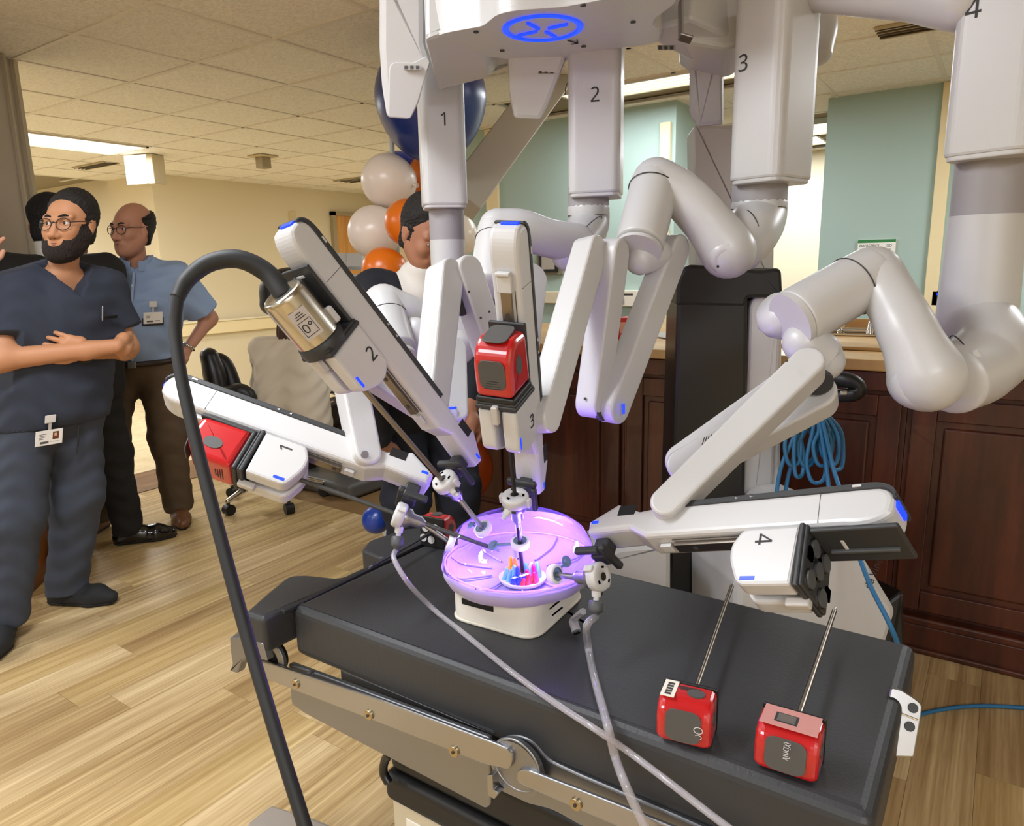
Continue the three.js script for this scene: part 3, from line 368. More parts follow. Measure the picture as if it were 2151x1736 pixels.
// ---- arm 2
{ const a = sub(robot, 'arm'); a.userData.label = 'second arm, holding the endoscope';
  column(a, '2', 1246, 405, 1.84, 0.135, 0.14, -0.12, 2.02, [1250, 198, 0.035]);
  seamLine(a, [[1187, 200], [1190, 178], [1202, 167], [1230, 164], [1258, 162], [1270, 148], [1275, 125], [1276, 103]], 1.832);
  const b = P(1236, 410, 1.92); const y = (py) => P(1236, py, 1.9).y; part(a, 'collar', cyl(V(b.x, b.y + 0.02, b.z), V(b.x, y(437), b.z), 0.056), M.collar);
  part(a, 'elbow', limb([V(b.x, y(436), b.z), V(b.x, y(470), b.z), P(1215, 510, 1.87), P(1205, 535, 1.84)], [0.057, 0.057, 0.055, 0.045], 20, 26, 0.5), M.white);
  part(a, 'upper_link', limb([P(1210, 512, 1.85), P(1150, 500, 1.8), P(1090, 482, 1.77), P(1045, 478, 1.76)], [0.052, 0.048, 0.05, 0.046], 24, 26), M.white);
  part(a, 'elbow_cap', lathe(P(1196, 536, 1.84), cdir(0, -0.6, 0.8), [[0.045, -0.03], [0.046, 0], [0.034, 0.028], [0.02, 0.034], [0, 0.034]]), M.white);
  part(a, 'lower_link', limb([P(1043, 482, 1.76), P(1037, 540, 1.73), P(1032, 600, 1.69)], [0.047, 0.05, 0.05], 16, 26, 0.3), M.white); seamRing(a, P(1040, 505, 1.75), P(1032, 600, 1.69).sub(P(1043, 482, 1.76)), 0.0485);
  seamRing(a, P(1232, 490, 1.885), cdir(0.7, -0.7, 0.1), 0.057);
  part(a, 'drop_bar', bar(P(1112, 590, 1.66), P(1082, 840, 1.56), cdir(0.45, 0, 0.89), 0.07, 0.05), M.white);
  part(a, 'rising_bar', bar(P(1060, 822, 1.54), P(976, 572, 1.52), cdir(0.62, 0.05, 0.78), 0.062, 0.055), M.white); for (const [x, yy] of [[985, 613], [1010, 668], [1028, 655]]) part(a, 'screw', disc(P(x, yy, 1.478), cdir(0.62, 0.05, 0.78), 0.0025, 0.002, 8), M.seam);
  part(a, 'falling_bar', bar(P(934, 580, 1.49), P(905, 845, 1.375), cdir(0.72, 0, 0.7), 0.062, 0.058, 0.05), M.white); part(a, 'joint_gap', bar(P(958, 575, 1.505), P(966, 640, 1.5), cdir(0.72, 0, 0.7), 0.05, 0.006), M.seam); part(a, 'pivot_cover', disc(P(910, 832, 1.342), cdir(0.72, 0, 0.7), 0.008, 0.003, 18), M.greyPrint);
  buildSlider(a, SL[1], '2', CARR[1]); }
// ---- arm 3
{ const a = sub(robot, 'arm'); a.userData.label = 'third arm, holding a red instrument upright';
  column(a, '3', 1578, 376, 1.58, 0.128, 0.16, -0.55, 1.95, [1561, 132, 0.034]);
  seamLine(a, [[1556, 95], [1575, 88], [1590, 62], [1597, 30], [1597, 4]], 1.555);
  part(a, 'red_button', disc(P(1656, 213, 1.555), cdir(0.8, 0, 0.6), 0.008, 0.004, 18), mat(0x5a1a1a, 0.4));
  const b = P(1597, 380, 1.66), y = (py) => P(1597, py, 1.66).y; part(a, 'collar', cyl(V(b.x, b.y + 0.02, b.z), V(b.x, y(428), b.z), 0.062), M.collar);
  part(a, 'elbow', limb([V(b.x, y(427), b.z), V(b.x, y(455), b.z), P(1577, 490, 1.63), P(1548, 520, 1.6)], [0.063, 0.063, 0.062, 0.06], 20, 28, 0.4), M.white);
  part(a, 'upper_link', limb([P(1530, 528, 1.57), P(1480, 460, 1.57), P(1425, 405, 1.58), P(1378, 382, 1.59)], [0.06, 0.052, 0.05, 0.053], 26, 28), M.white); seamRing(a, P(1568, 500, 1.62), cdir(0.72, -0.2, -0.1).applyAxisAngle(CT, 0.5), 0.063);
  part(a, 'elbow_cap', lathe(P(1523, 530, 1.56), cdir(-0.12, -0.62, 0.77), [[0.052, -0.04], [0.05, 0.0], [0.036, 0.034], [0.024, 0.04], [0, 0.04]]), M.white); part(a, 'cap_screw', disc(P(1508, 560, 1.505), cdir(-0.1, -0.6, 0.8), 0.0028, 0.003, 10), M.seam);
  part(a, 'lower_link', limb([P(1376, 384, 1.59), P(1362, 440, 1.56), P(1344, 512, 1.52)], [0.053, 0.053, 0.052], 16, 28, 0.2), M.white); seamRing(a, P(1371, 400, 1.58), P(1344, 512, 1.52).sub(P(1376, 384, 1.59)), 0.0538); part(a, 'end_cap', disc(P(1341, 524, 1.515), P(1344, 512, 1.52).sub(P(1376, 384, 1.59)).normalize(), 0.05, 0.008, 32), M.white); part(a, 'link_foot', limb([P(1345, 545, 1.54), P(1380, 535, 1.56)], [0.034, 0.034], 10, 18), M.white);
  part(a, 'drop_bar', bar(P(1413, 525, 1.59), P(1285, 856, 1.5), cdir(0.78, 0.1, 0.6), 0.066, 0.05), M.white); part(a, 'joint_light', obox(P(1310, 859, 1.472), cdir(0.6, 0, -0.8), CU, cdir(0.8, 0, 0.6), 0.008, 0.022, 0.003), M.blueLed, 'blue status light');
  part(a, 'rising_bar', bar(P(1245, 845, 1.5), P(1286, 535, 1.5), cdir(0.82, 0, 0.57), 0.066, 0.05), M.white); part(a, 'joint_gap', disc(P(1264, 852, 1.495), cdir(0.8, 0.1, 0.6), 0.033, 0.008, 32), M.seam);
  part(a, 'bar_screw', disc(P(1229, 838, 1.47), cdir(0, 0, 1), 0.003, 0.003, 10), M.seam);
  part(a, 'falling_bar', bar(P(1238, 528, 1.48), P(1138, 880, 1.31), cdir(0.8, 0.1, 0.6), 0.06, 0.052, 0.054), M.white); part(a, 'joint_gap', disc(P(1262, 548, 1.49), cdir(0.82, 0.05, 0.57), 0.031, 0.008, 32), M.seam); part(a, 'pivot_cover', disc(P(1147, 870, 1.285), cdir(0.8, 0.1, 0.6), 0.008, 0.003, 18), M.greyPrint);
  part(a, 'marker_scribble', tube([P(1155, 735, 1.4), P(1160, 731, 1.4), P(1163, 735, 1.4), P(1168, 730, 1.4), P(1172, 735, 1.4), P(1178, 730, 1.4)].map((p) => p.addScaledVector(CT, -0.004)), 0.0006, 24, 4), M.print);
  buildSlider(a, SL[2], '3', CARR[2]); }
// ---- arm 4
{ const a = sub(robot, 'arm'); a.userData.label = 'fourth arm, its carriage empty with motor discs showing';
  column(a, '4', 2062, 322, 1.3, 0.145, 0.16, -0.35, 1.98, [2045, 16, 0.036]);
  const b = P(2088, 320, 1.37), y = (py) => P(2088, py, 1.37).y; part(a, 'collar', cyl(V(b.x, b.y + 0.03, b.z), V(b.x, y(452), b.z), 0.064, 0.064, 32), M.collar); part(a, 'forearm_tube', cyl(V(b.x, y(690), b.z), V(b.x, y(451), b.z), 0.072, 0.066, 32), M.white); seamRing(a, V(b.x, y(686), b.z), up, 0.073);
  part(a, 'elbow', limb([V(b.x, y(684), b.z), P(2082, 735, 1.36), P(2055, 770, 1.33), P(2000, 800, 1.28)], [0.072, 0.072, 0.068, 0.062], 22, 30, 0.3), M.white);
  part(a, 'elbow_pad', disc(P(2138, 745, 1.31), cdir(0.75, -0.1, 0.65), 0.01, 0.006, 16), M.dark);
  part(a, 'upper_link', limb([P(1948, 792, 1.25), P(1912, 710, 1.26), P(1872, 630, 1.3), P(1833, 578, 1.34)], [0.062, 0.05, 0.046, 0.053], 26, 30), M.white); seamRing(a, P(2030, 775, 1.31), cdir(0.85, 0.35, 0.3), 0.066);
  part(a, 'elbow_latch', obox(P(2050, 745, 1.24), cdir(0.6, -0.8, 0), cdir(0.8, 0.6, 0), CT, 0.016, 0.012, 0.01, 0.003), M.white);
  part(a, 'elbow_cap', lathe(P(1935, 800, 1.25), cdir(-0.5, -0.3, 0.75), [[0.056, -0.04], [0.055, 0.0], [0.042, 0.034], [0.026, 0.042], [0, 0.042]], 32), M.white);
  part(a, 'lower_link', limb([P(1832, 578, 1.34), P(1760, 618, 1.33), P(1672, 668, 1.31)], [0.055, 0.056, 0.056], 18, 30, 0.2), M.white); seamRing(a, P(1790, 602, 1.335), P(1672, 668, 1.31).sub(P(1832, 578, 1.34)), 0.0572);
  part(a, 'end_cap', disc(P(1664, 673, 1.308), P(1672, 668, 1.31).sub(P(1832, 578, 1.34)).normalize(), 0.054, 0.012, 32), M.white); part(a, 'link_foot', limb([P(1690, 720, 1.32), P(1725, 745, 1.33), P(1735, 760, 1.33)], [0.04, 0.04, 0.034], 12, 20), M.white);
  part(a, 'link_knob', lathe(P(1630, 655, 1.37), cdir(-0.8, 0.5, 0.3), [[0.03, -0.06], [0.046, -0.02], [0.046, 0.0], [0.03, 0.02], [0, 0.024]]), M.white);
  const n4 = cdir(-0.35, 0.5, 0.8);
  part(a, 'drop_bar', bar(P(1700, 790, 1.34), P(1440, 975, 1.36), n4, 0.07, 0.05), M.white);
  part(a, 'rising_bar', bar(P(1715, 835, 1.3), P(1440, 985, 1.34), n4, 0.072, 0.055, 0.062), M.white); for (let k = 0; k < 5; k++) part(a, 'vent_slot', obox(P(1477 + k * 5, 928 - k * 2, 1.292), cdir(0.3, 0.95, 0), cdir(-0.95, 0.3, 0), CT, 0.016, 0.0012, 0.002, 0), M.seam);
  part(a, 'falling_bar', bar(P(1697, 775, 1.24), P(1402, 1066, 1.2), n4, 0.056, 0.056, 0.05), M.white); part(a, 'joint_gap', disc(P(1716, 802, 1.272), n4, 0.0275, 0.004, 32), M.seam); part(a, 'bar_screw', disc(P(1653, 758, 1.205), n4, 0.002, 0.002, 8), M.seam);
  buildSlider(a, SL[3], '4', CARR[3]);
  const f = SL[3], s = CARR[3], n = f.u.clone().negate(); for (const [yy, z] of [[0.06, 0.018], [0.06, -0.02], [0.085, 0.0], [0.11, 0.022], [0.115, -0.02]]) part(a, 'motor_disc', disc(f.at(s - 0.014, yy, z), n, 0.013, 0.006, 20), M.darkGrey), part(a, 'disc_rim', ring(f.at(s - 0.0125, yy, z), n, 0.0142, 0.0016, 24), M.black);
  for (const [yy, z] of [[0.075, 0.03], [0.1, -0.036]]) part(a, 'latch_tab', obox(f.at(s - 0.015, yy, z), f.m, f.z, n, 0.02, 0.014, 0.003, 0.001), M.darkGrey); for (const [yy, z] of [[0.066, 0.0], [0.1, 0.008]]) part(a, 'contact_pin', obox(f.at(s - 0.015, yy, z), f.m, f.z, n, 0.004, 0.008, 0.003, 0.001), M.white); }
// ---------------------------------------------------------------- operating table
const TY = 0.70, TF = -0.873, TB = -1.372;
const vinylBump = dataTex(256, 256, (u, v, x, y) => { const k = 120 + vnoise(u * 64, v * 64, 64, 64, 12) * 80 + hash(x, y, 5) * 40; return [k, k, k]; }, false); vinylBump.repeat.set(6, 6);
const vinyl = mat(0x2e2f31, 0.5, { bumpMap: vinylBump, bumpScale: 0.0006 });
const table = thing('operating_table', 'black padded operating table with steel side rails under the robot arms', 'table');
{ // pads: the main section and two leg sections with a cut-out between them
  const pad = (pts, y0, y1, bev) => { const q = pts.map(([x, z, r]) => r === undefined ? [x, -z] : [x, -z, r]); let a = 0; q.forEach((p, i) => { const n = q[(i + 1) % q.length]; a += p[0] * n[1] - n[0] * p[1]; }); const g = extrude(roundShape(a < 0 ? q.reverse() : q, 0.012), y1 - y0, bev, 8, 4); g.rotateX(-Math.PI / 2); g.translate(0, y1, 0); return metreUV(g, 0, 2, 1); };
  part(table, 'main_pad', pad([[-1.165, TF + 0.004], [-0.07, TF, 0.02], [-0.07, TB, 0.02], [-1.15, TB]], 0.584, TY, 0.02), vinyl);
  const A = onY(512, 1283, TY), B = onY(566, 1236, TY), C = onY(604, 1206, TY), D = onY(640, 1203, TY), E2 = onY(715, 1211, TY), F2 = onY(742, 1196, TY);
  part(table, 'leg_pad', pad([[-1.172, TF + 0.07], [A.x, A.z, 0.01], [B.x, B.z, 0.03], [C.x, C.z, 0.02], [D.x, D.z, 0.03], [E2.x, E2.z, 0.03], [F2.x, F2.z, 0.02], [-1.165, F2.z - 0.03]], 0.615, TY - 0.003, 0.012), vinyl);
  const c = [onY(758, 1152, TY), onY(775, 1132, TY), onY(850, 1108, TY), onY(930, 1100, TY), onY(925, 1130, TY), onY(800, 1170, TY)].map((p) => [p.x, p.z, 0.015]); part(table, 'leg_pad', pad(c, 0.615, TY - 0.004, 0.008), vinyl);
  part(table, 'pad_strap', obox(V(-1.162, TY - 0.004, (TF + TB) / 2 + 0.02), V(1, 0, 0), up, V(0, 0, 1), 0.012, 0.01, 0.52, 0.003), M.rubber);
  const zn = V(0, 0, 1), fr = (px, z, t, r = 0.006, b = 0.003) => slab(px, V(-0.6, 0.55, z), zn, t, r, b);
  part(table, 'side_plate', fr([[606, 1394], [1028, 1552], [1030, 1692], [1020, 1700], [640, 1500, 0.01], [612, 1480, 0.01]], -0.862, 0.012), M.steelDull, 'brushed steel side plate');
  part(table, 'joint_plate', fr([[1030, 1585, 0.02], [1040, 1556, 0.03], [1080, 1543, 0.03], [1120, 1558, 0.03], [1148, 1596, 0.03], [1215, 1628], [1420, 1715], [1520, 1760], [1520, 1840], [1220, 1736], [1160, 1702, 0.02], [1110, 1690], [1034, 1655]], -0.868, 0.012), M.steelDull);
  part(table, 'joint_disc', [disc(onZ(1086, 1612, -0.852), zn, 0.05, 0.014, 40), ring(onZ(1084, 1608, -0.846), zn, 0.046, 0.0025)], M.steelDull);
  part(table, 'side_rail', fr([[545, 1387], [800, 1472], [1040, 1563, 0.02], [1078, 1580, 0.02], [1074, 1622, 0.02], [1010, 1604], [560, 1428]], -0.838, 0.008, 0.004, 0.0025), M.steel, 'polished accessory rail'); part(table, 'side_rail', fr([[1084, 1645, 0.01], [1086, 1617, 0.015], [1110, 1620], [1290, 1690], [1560, 1800], [1560, 1850], [1260, 1722]], -0.838, 0.008, 0.004, 0.0025), M.steel);
  part(table, 'joint_hook', fr([[1023, 1630], [1034, 1630], [1036, 1660], [1048, 1668], [1038, 1680], [1024, 1672]], -0.83, 0.02, 0.002, 0.001), M.steel);
  for (const [x, y, s] of [[620, 1438, 0.0095], [774, 1503, 0.0095], [953, 1580, 0.0095], [1209, 1691, 0.0095]]) { const c0 = onZ(x, y, -0.836); part(table, 'rail_bolt', [disc(c0, zn, s, 0.004, 20), ring(c0.clone().setZ(-0.835), zn, s * 0.95, 0.0012, 24)], M.brass); part(table, 'bolt_socket', disc(c0.clone().setZ(-0.833), zn, 0.003, 0.002, 6), M.dark); }
  for (const [x, y] of [[645, 1420], [797, 1483], [975, 1557]]) { const c0 = onZ(x, y, -0.85); part(table, 'spacer_knob', cyl(c0.clone().setZ(-0.864), c0.clone().setZ(-0.84), 0.007, 0.006), M.steel); }
  part(table, 'chrome_bar', cyl(onZ(1130, 1583, -0.89), onZ(1640, 1800, -0.89), 0.016, 0.016, 20), M.chrome); part(table, 'under_frame', span(-1.05, -0.12, 0.54, 0.583, TB + 0.02, -0.885, 0.004), M.steelDull);
  // end fittings
  part(table, 'end_bracket', [fr([[482, 1340, 0.004], [500, 1340], [550, 1352], [560, 1390], [520, 1378, 0.01], [506, 1392], [498, 1416], [482, 1410], [488, 1395], [484, 1370]], -0.80, 0.02, 0.004, 0.003), fr([[488, 1338], [505, 1322], [545, 1318], [556, 1345], [520, 1345]], -0.82, 0.09, 0.002, 0.001)], M.steelDull);
  const c1 = onZ(572, 1382, -0.85); part(table, 'round_bracket', (() => { const s = new THREE.Shape(); s.absarc(0, 0, 0.042, 0, Math.PI * 2); const h = new THREE.Path(); h.absarc(-0.004, -0.002, 0.026, 0, Math.PI * 2, true); s.holes.push(h); const g = extrude(s, 0.01, 0.002, 20); g.translate(c1.x, c1.y, c1.z + 0.004); return g; })(), M.steelDull); part(table, 'bracket_hub', disc(V(c1.x, c1.y, c1.z - 0.012), zn, 0.032, 0.01, 24), M.black);
  part(table, 'cross_tube', cyl(V(-1.125, 0.62, TF - 0.04), V(-1.125, 0.62, TB), 0.014), M.steel);
  const rb = P(1905, 1500, 1.12), rn = cdir(-0.15, 0.3, 1), holes = (g) => g; part(table, 'foot_bracket', slab([[1872, 1444, 0.004], [1895, 1450], [1926, 1470, 0.01], [1938, 1482, 0.01], [1934, 1512], [1920, 1592], [1858, 1590], [1862, 1488]], rb, rn, 0.008, 0.003, 0.002), M.steel); for (const [x, y] of [[1918, 1488], [1911, 1527]]) part(table, 'bracket_hole', disc(onPlane(x, y, rb.clone().addScaledVector(rn, 0.001), rn), rn, 0.0075, 0.002, 18), M.dark);
  part(table, 'foot_bracket_lip', slab([[1870, 1488], [1930, 1512], [1930, 1516], [1870, 1492]], rb.clone().addScaledVector(rn, 0.004), rn, 0.008, 0.001, 0.001), M.chrome);
  // column under the table
  const col = (x0, y0, x1, y1, z, t) => fr([[x0, y0], [x1, y0 + (x1 - x0) * 0.42], [x1, y1 + (x1 - x0) * 0.42], [x0, y1]], z, t, 0.006, 0.006);
  part(table, 'bellows', [span(-0.985, -0.42, 0.44, 0.56, TB + 0.06, -0.92, 0.03), span(-0.975, -0.43, 0.35, 0.44, TB + 0.07, -0.93, 0.02), span(-0.985, -0.42, 0.28, 0.35, TB + 0.06, -0.92, 0.02)], M.black, 'black rubber bellows');
  part(table, 'column_case', span(-0.97, -0.44, 0.11, 0.28, TB + 0.07, -0.93, 0.006), mat(0xc3b79d, 0.4)); part(table, 'control_panel', [span(-0.93, -0.89, 0.2, 0.255, -0.931, -0.927, 0.002), span(-0.88, -0.76, 0.2, 0.255, -0.931, -0.927, 0.002)], mat(0xe6e0d2, 0.5)); part(table, 'panel_print', [span(-0.918, -0.903, 0.232, 0.235, -0.927, -0.9262), span(-0.865, -0.84, 0.232, 0.235, -0.927, -0.9262)], M.print);
  part(table, 'grab_loop', tube([onZ(818, 1585, -0.9), onZ(808, 1600, -0.9), onZ(806, 1625, -0.9), onZ(816, 1645, -0.9)], 0.009, 20), M.blackGloss);
  part(table, 'base_foot', [span(-1.02, -0.3, 0.02, 0.1, -1.42, -0.74, 0.03)], mat(0x9c968b, 0.45, { metalness: 0.4 })); part(table, 'foot_step', slab([[516, 1770], [520, 1728, 0.01], [570, 1690, 0.01], [660, 1718], [760, 1760], [760, 1820], [516, 1820]], onY(600, 1730, 0.13), up, 0.1, 0.01, 0.008), mat(0x948a80, 0.5)); for (const [x, z] of [[-0.94, -0.82], [-0.94, -1.34], [-0.4, -0.85], [-0.4, -1.34]]) part(table, 'caster', cyl(V(x, 0.02, z - 0.02), V(x, 0.02, z + 0.02), 0.02, 0.02, 14), M.rubber);
}
// ---------------------------------------------------------------- clear training dome with its glowing tray
const TC = V(-0.76, 0, -1.12);
const dome = thing('training_dome', 'clear plastic training dome glowing violet on a white base box', 'training dome');
{ const clear = phys(0xffffff, 0.03, { transmission: 1, thickness: 0, ior: 1.45, transparent: true }), frost = phys(0xdccdf2, 0.85, { transmission: 0.45, thickness: 0 }), liner = mat(0x9a93ba, 0.6);  // frost and liner are white plastic; violet light is mixed into their colours
  const bs = extrude(roundShape([[-0.098, -0.112], [0.098, -0.112], [0.098, 0.112], [-0.098, 0.112]], 0.045), 0.068, 0.006, 10); bs.rotateX(-Math.PI / 2); bs.rotateY(0.06); bs.translate(TC.x - 0.0, TY + 0.07, TC.z + 0.004); part(dome, 'base_box', bs, mat(0xe3ddd2, 0.45)); const b2 = extrude(roundShape([[-0.1, -0.114], [0.1, -0.114], [0.1, 0.114], [-0.1, 0.114]], 0.045), 0.006, 0.002, 10); b2.rotateX(-Math.PI / 2); b2.rotateY(0.06); b2.translate(TC.x, TY + 0.0065, TC.z + 0.004); part(dome, 'base_rim', b2, mat(0xd6cfc0, 0.5));
  part(dome, 'hand_slot', obox(V(TC.x - 0.02, TY + 0.045, TC.z + 0.1155), V(1, 0, -0.06).normalize(), up, V(0.06, 0, 1).normalize(), 0.075, 0.014, 0.006, 0.005), M.black, 'dark hand slot');
  for (const k of [0, 1]) part(dome, 'vent_slot', obox(V(TC.x + 0.1005, TY + 0.04 - k * 0.018, TC.z + 0.03 - k * 0.01), V(0, 0, 1), up, V(1, 0, 0), 0.04, 0.003, 0.003, 0.001), M.collar);
  const lz = (prof, seg = 72, flute = 0) => { const g = new THREE.LatheGeometry(prof.map(([r, y]) => new THREE.Vector2(r, y)), seg); const p = g.attributes.position; if (flute) for (let i = 0; i < p.count; i++) { const x = p.getX(i), z = p.getZ(i), r = Math.hypot(x, z), a = Math.atan2(z, x), k = 1 + flute * Math.pow(Math.abs(Math.cos(a * 5)), 6) * Math.max(0, (r - 0.06) / 0.1); p.setX(i, x * k); p.setZ(i, z * k); } g.scale(0.97, 1, 1.02); g.computeVertexNormals(); g.translate(TC.x, 0, TC.z); return g; };
  part(dome, 'skirt', lz([[0.112, 0.768], [0.13, 0.762], [0.146, 0.768], [0.156, 0.785], [0.159, 0.803]], 90, -0.02), frost, 'frosted white skirt with violet light put into its colour');
  const dp = []; for (let k = 0; k <= 16; k++) { const a = k / 16 * Math.PI / 2; dp.push([0.158 * Math.pow(Math.cos(a), 0.8) + 1e-4, 0.803 + 0.092 * Math.sin(a)]); } part(dome, 'clear_shell', lz(dp, 90, -0.012), clear, 'clear ribbed shell');
  part(dome, 'rim', lz([[0.1585, 0.806], [0.1605, 0.803], [0.1585, 0.8]], 90, -0.02), clear);
  part(dome, 'liner', lz([[1e-4, 0.772], [0.1, 0.773], [0.128, 0.776], [0.15, 0.79], [0.152, 0.797]], 72, -0.02), liner, 'white liner under the shell, tinted for the violet light');
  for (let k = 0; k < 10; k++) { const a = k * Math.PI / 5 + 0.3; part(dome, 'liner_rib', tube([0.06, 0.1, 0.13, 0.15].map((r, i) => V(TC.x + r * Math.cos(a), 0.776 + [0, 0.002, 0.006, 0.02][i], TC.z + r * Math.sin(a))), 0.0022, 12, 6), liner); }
  part(dome, 'back_liner', (() => { const g = new THREE.LatheGeometry([[0.152, 0.797], [0.153, 0.81], [0.148, 0.835], [0.136, 0.855]].map(([r, y]) => new THREE.Vector2(r, y)), 48, 2.2, 2.6); g.scale(0.97, 1, 1.02); g.translate(TC.x, 0, TC.z); return g; })(), liner, 'white back wall inside the shell, tinted for the violet light');
  part(dome, 'light_strip', ring(V(TC.x, 0.801, TC.z), up, 0.15, 0.0018, 60), mat(0xb08cff, 0.4, { emissive: 0x8a5cff, emissiveIntensity: 2.0 }), 'violet light strip');
  for (const [a, i] of [[0.5, 1], [2.6, 1], [4.7, 1]]) { const L = new THREE.PointLight(new THREE.Color(0.3, 0.14, 1.0), 0.11, 0, 2); L.position.set(TC.x + 0.09 * Math.cos(a), 0.835, TC.z + 0.09 * Math.sin(a)); L.shadow.radius = 1; L.castShadow = true; dome.add(L); }
  // ports with their plugs
  const blueGrey = mat(0x6d879b, 0.6);
  const ports = [[948, 1142, 1.425, SL[0].u, null], [1015, 1112, 1.42, SL[1].u, [990, 1104, 1.44]], [1093, 1142, 1.37, SL[2].u, [1036, 1146, 1.39]], [1165, 1207, 1.315, SL[3].u, [1189, 1180, 1.33]]];
  for (const [x, y, d, u, cap] of ports) { const c = P(x, y, d), n = u.clone().negate(); part(dome, 'port_ring', lathe(c, n, [[0.011, -0.006], [0.0175, -0.006], [0.0185, -0.003], [0.0185, 0.006], [0.016, 0.008], [0.013, 0.0075]], 28), mat(0xe8e6e2, 0.45)); part(dome, 'port_seal', lathe(c, n, [[0.005, 0.004], [0.009, 0.0055], [0.0145, 0.0075], [0.0145, -0.004]], 24), blueGrey);
    if (cap) { const q = P(...cap), nn = q.clone().sub(V(TC.x, 0.76, TC.z)).normalize(); part(dome, 'port_cap', [disc(q, nn, 0.011, 0.003, 22), disc(q.clone().addScaledVector(nn, 0.003), nn, 0.0055, 0.006, 16), limb([c.clone().lerp(q, 0.25), c.clone().lerp(q, 0.8)], [0.003, 0.003], 6, 8)], blueGrey, 'grey rubber plug on a strap'); } }
  // task tray with soft coloured shapes
  const tray = sub(dome, 'task_tray'), t0 = onY(1098, 1212, 0.784); part(tray, 'dish', lathe(V(t0.x, 0.774, t0.z), up, [[1e-4, 0.001], [0.036, 0.001], [0.044, 0.004], [0.047, 0.011], [0.045, 0.012], [0.041, 0.006], [1e-4, 0.005]], 40), mat(0xf4f2f2, 0.4));
  const cols = [0xe0203a, 0xf2c21e, 0x5fb2ee, 0x2a44d8, 0xf0a01c, 0xd81a48, 0x7cc4f4, 0xf6f0e0]; for (let k = 0; k < 26; k++) { const a = k * 2.4, r = 0.006 + 0.032 * Math.sqrt((k + 0.5) / 26), h = 0.014 + 0.022 * hash(k, 2, 8), p = V(t0.x + r * Math.cos(a), 0.779, t0.z + r * Math.sin(a)), lean = V((hash(k, 3, 8) - 0.5) * 0.012, h, (hash(k, 4, 8) - 0.5) * 0.012); part(tray, 'soft_peg', limb([p, p.clone().addScaledVector(lean, 0.5), p.clone().add(lean)], [0.0055, 0.0048, 0.0034], 6, 8), mat(cols[k % 8], 0.4)); }
}
// ---------------------------------------------------------------- cannulas, instruments, endoscope
function cannula(f, label, portDown, tipPx, empty) {
  const t = thing('cannula', label, 'cannula', 'cannulas'), { u, m, z, L, OFF, s } = f, c = f.at(L, OFF), back = u.clone().negate();
  part(t, 'head', lathe(c, back, [[1e-4, -0.014], [0.019, -0.014], [0.025, -0.01], [0.026, 0.004], [0.023, 0.009], [0.008, 0.0105], [0.007, 0.0]], 32), M.white); part(t, 'seal', disc(c.clone().addScaledVector(back, 0.0085), back, 0.0075, 0.003, 20), M.black);
  for (let k = 0; k < 3; k++) { const a = k * 2.1 + 0.4, q = c.clone().addScaledVector(back, 0.010).addScaledVector(m, Math.cos(a) * 0.0165).addScaledVector(z, Math.sin(a) * 0.0165); part(t, 'slot', obox(q, m.clone().multiplyScalar(Math.cos(a)).addScaledVector(z, Math.sin(a)), m.clone().multiplyScalar(-Math.sin(a)).addScaledVector(z, Math.cos(a)), back, 0.0035, 0.006, 0.002, 0), M.black); }
  part(t, 'body', lathe(c, u, [[0.02, 0.012], [0.02, 0.022], [0.013, 0.028], [0.012, 0.045], [0.006, 0.055], [0.006, 0.056]], 28), mat(0x8f8f96, 0.3, { metalness: 0.8 })); part(t, 'tube', cyl(c.clone().addScaledVector(u, 0.05), tipPx, 0.0055, 0.005, 18), M.steel);
  for (const k of [-1, 1]) part(t, 'wing', obox(c.clone().addScaledVector(z, 0.025 * k).addScaledVector(u, 0.004), u, m, z, 0.018, 0.012, 0.012, 0.003), M.white);
  const pd = c.clone().addScaledVector(u, 0.004); part(t, 'side_port', [cyl(pd.clone().addScaledVector(portDown, 0.018), pd.clone().addScaledVector(portDown, 0.034), 0.009, 0.008), cyl(pd.clone().addScaledVector(portDown, 0.034), pd.clone().addScaledVector(portDown, 0.042), 0.005)], M.white); part(t, 'stopcock', cyl(pd.clone().addScaledVector(portDown, 0.022).addScaledVector(z, -0.014), pd.clone().addScaledVector(portDown, 0.022).addScaledVector(z, 0.014), 0.005), M.dark);
  return pd.addScaledVector(portDown, 0.042);
}
const dn = cdir(-0.1, -1, 0.15);
const port1 = cannula(SL[0], 'white cannula clipped to the first arm, piercing the dome side', cdir(-0.12, -1, 0.1), P(945, 1140, 1.43));
cannula(SL[1], 'white cannula clipped to the second arm above the dome', cdir(0.55, -0.5, 0.5), P(1015, 1112, 1.42));
cannula(SL[2], 'white cannula clipped to the third arm above the dome', cdir(-0.5, -0.75, 0.3), P(1093, 1142, 1.37));
const port4 = cannula(SL[3], 'empty white cannula clipped to the fourth arm beside the dome', cdir(-0.05, -1, 0.1), P(1165, 1207, 1.315));
for (const [c, dir, nm, lb] of [[port1, cdir(-0.12, -1, 0.1), 'luer_connector', 'grey ribbed connector on the first arm cannula port'], [port4, cdir(-0.05, -1, 0.1), 'luer_connector', 'grey ribbed connector on the fourth arm cannula port']]) single(nm, lb, 'connector', lathe(c, dir, [[0.006, -0.002], [0.0125, 0], [0.013, 0.012], [0.012, 0.018], [0.0065, 0.02], [0.005, 0.03]], 20), M.darkGrey);
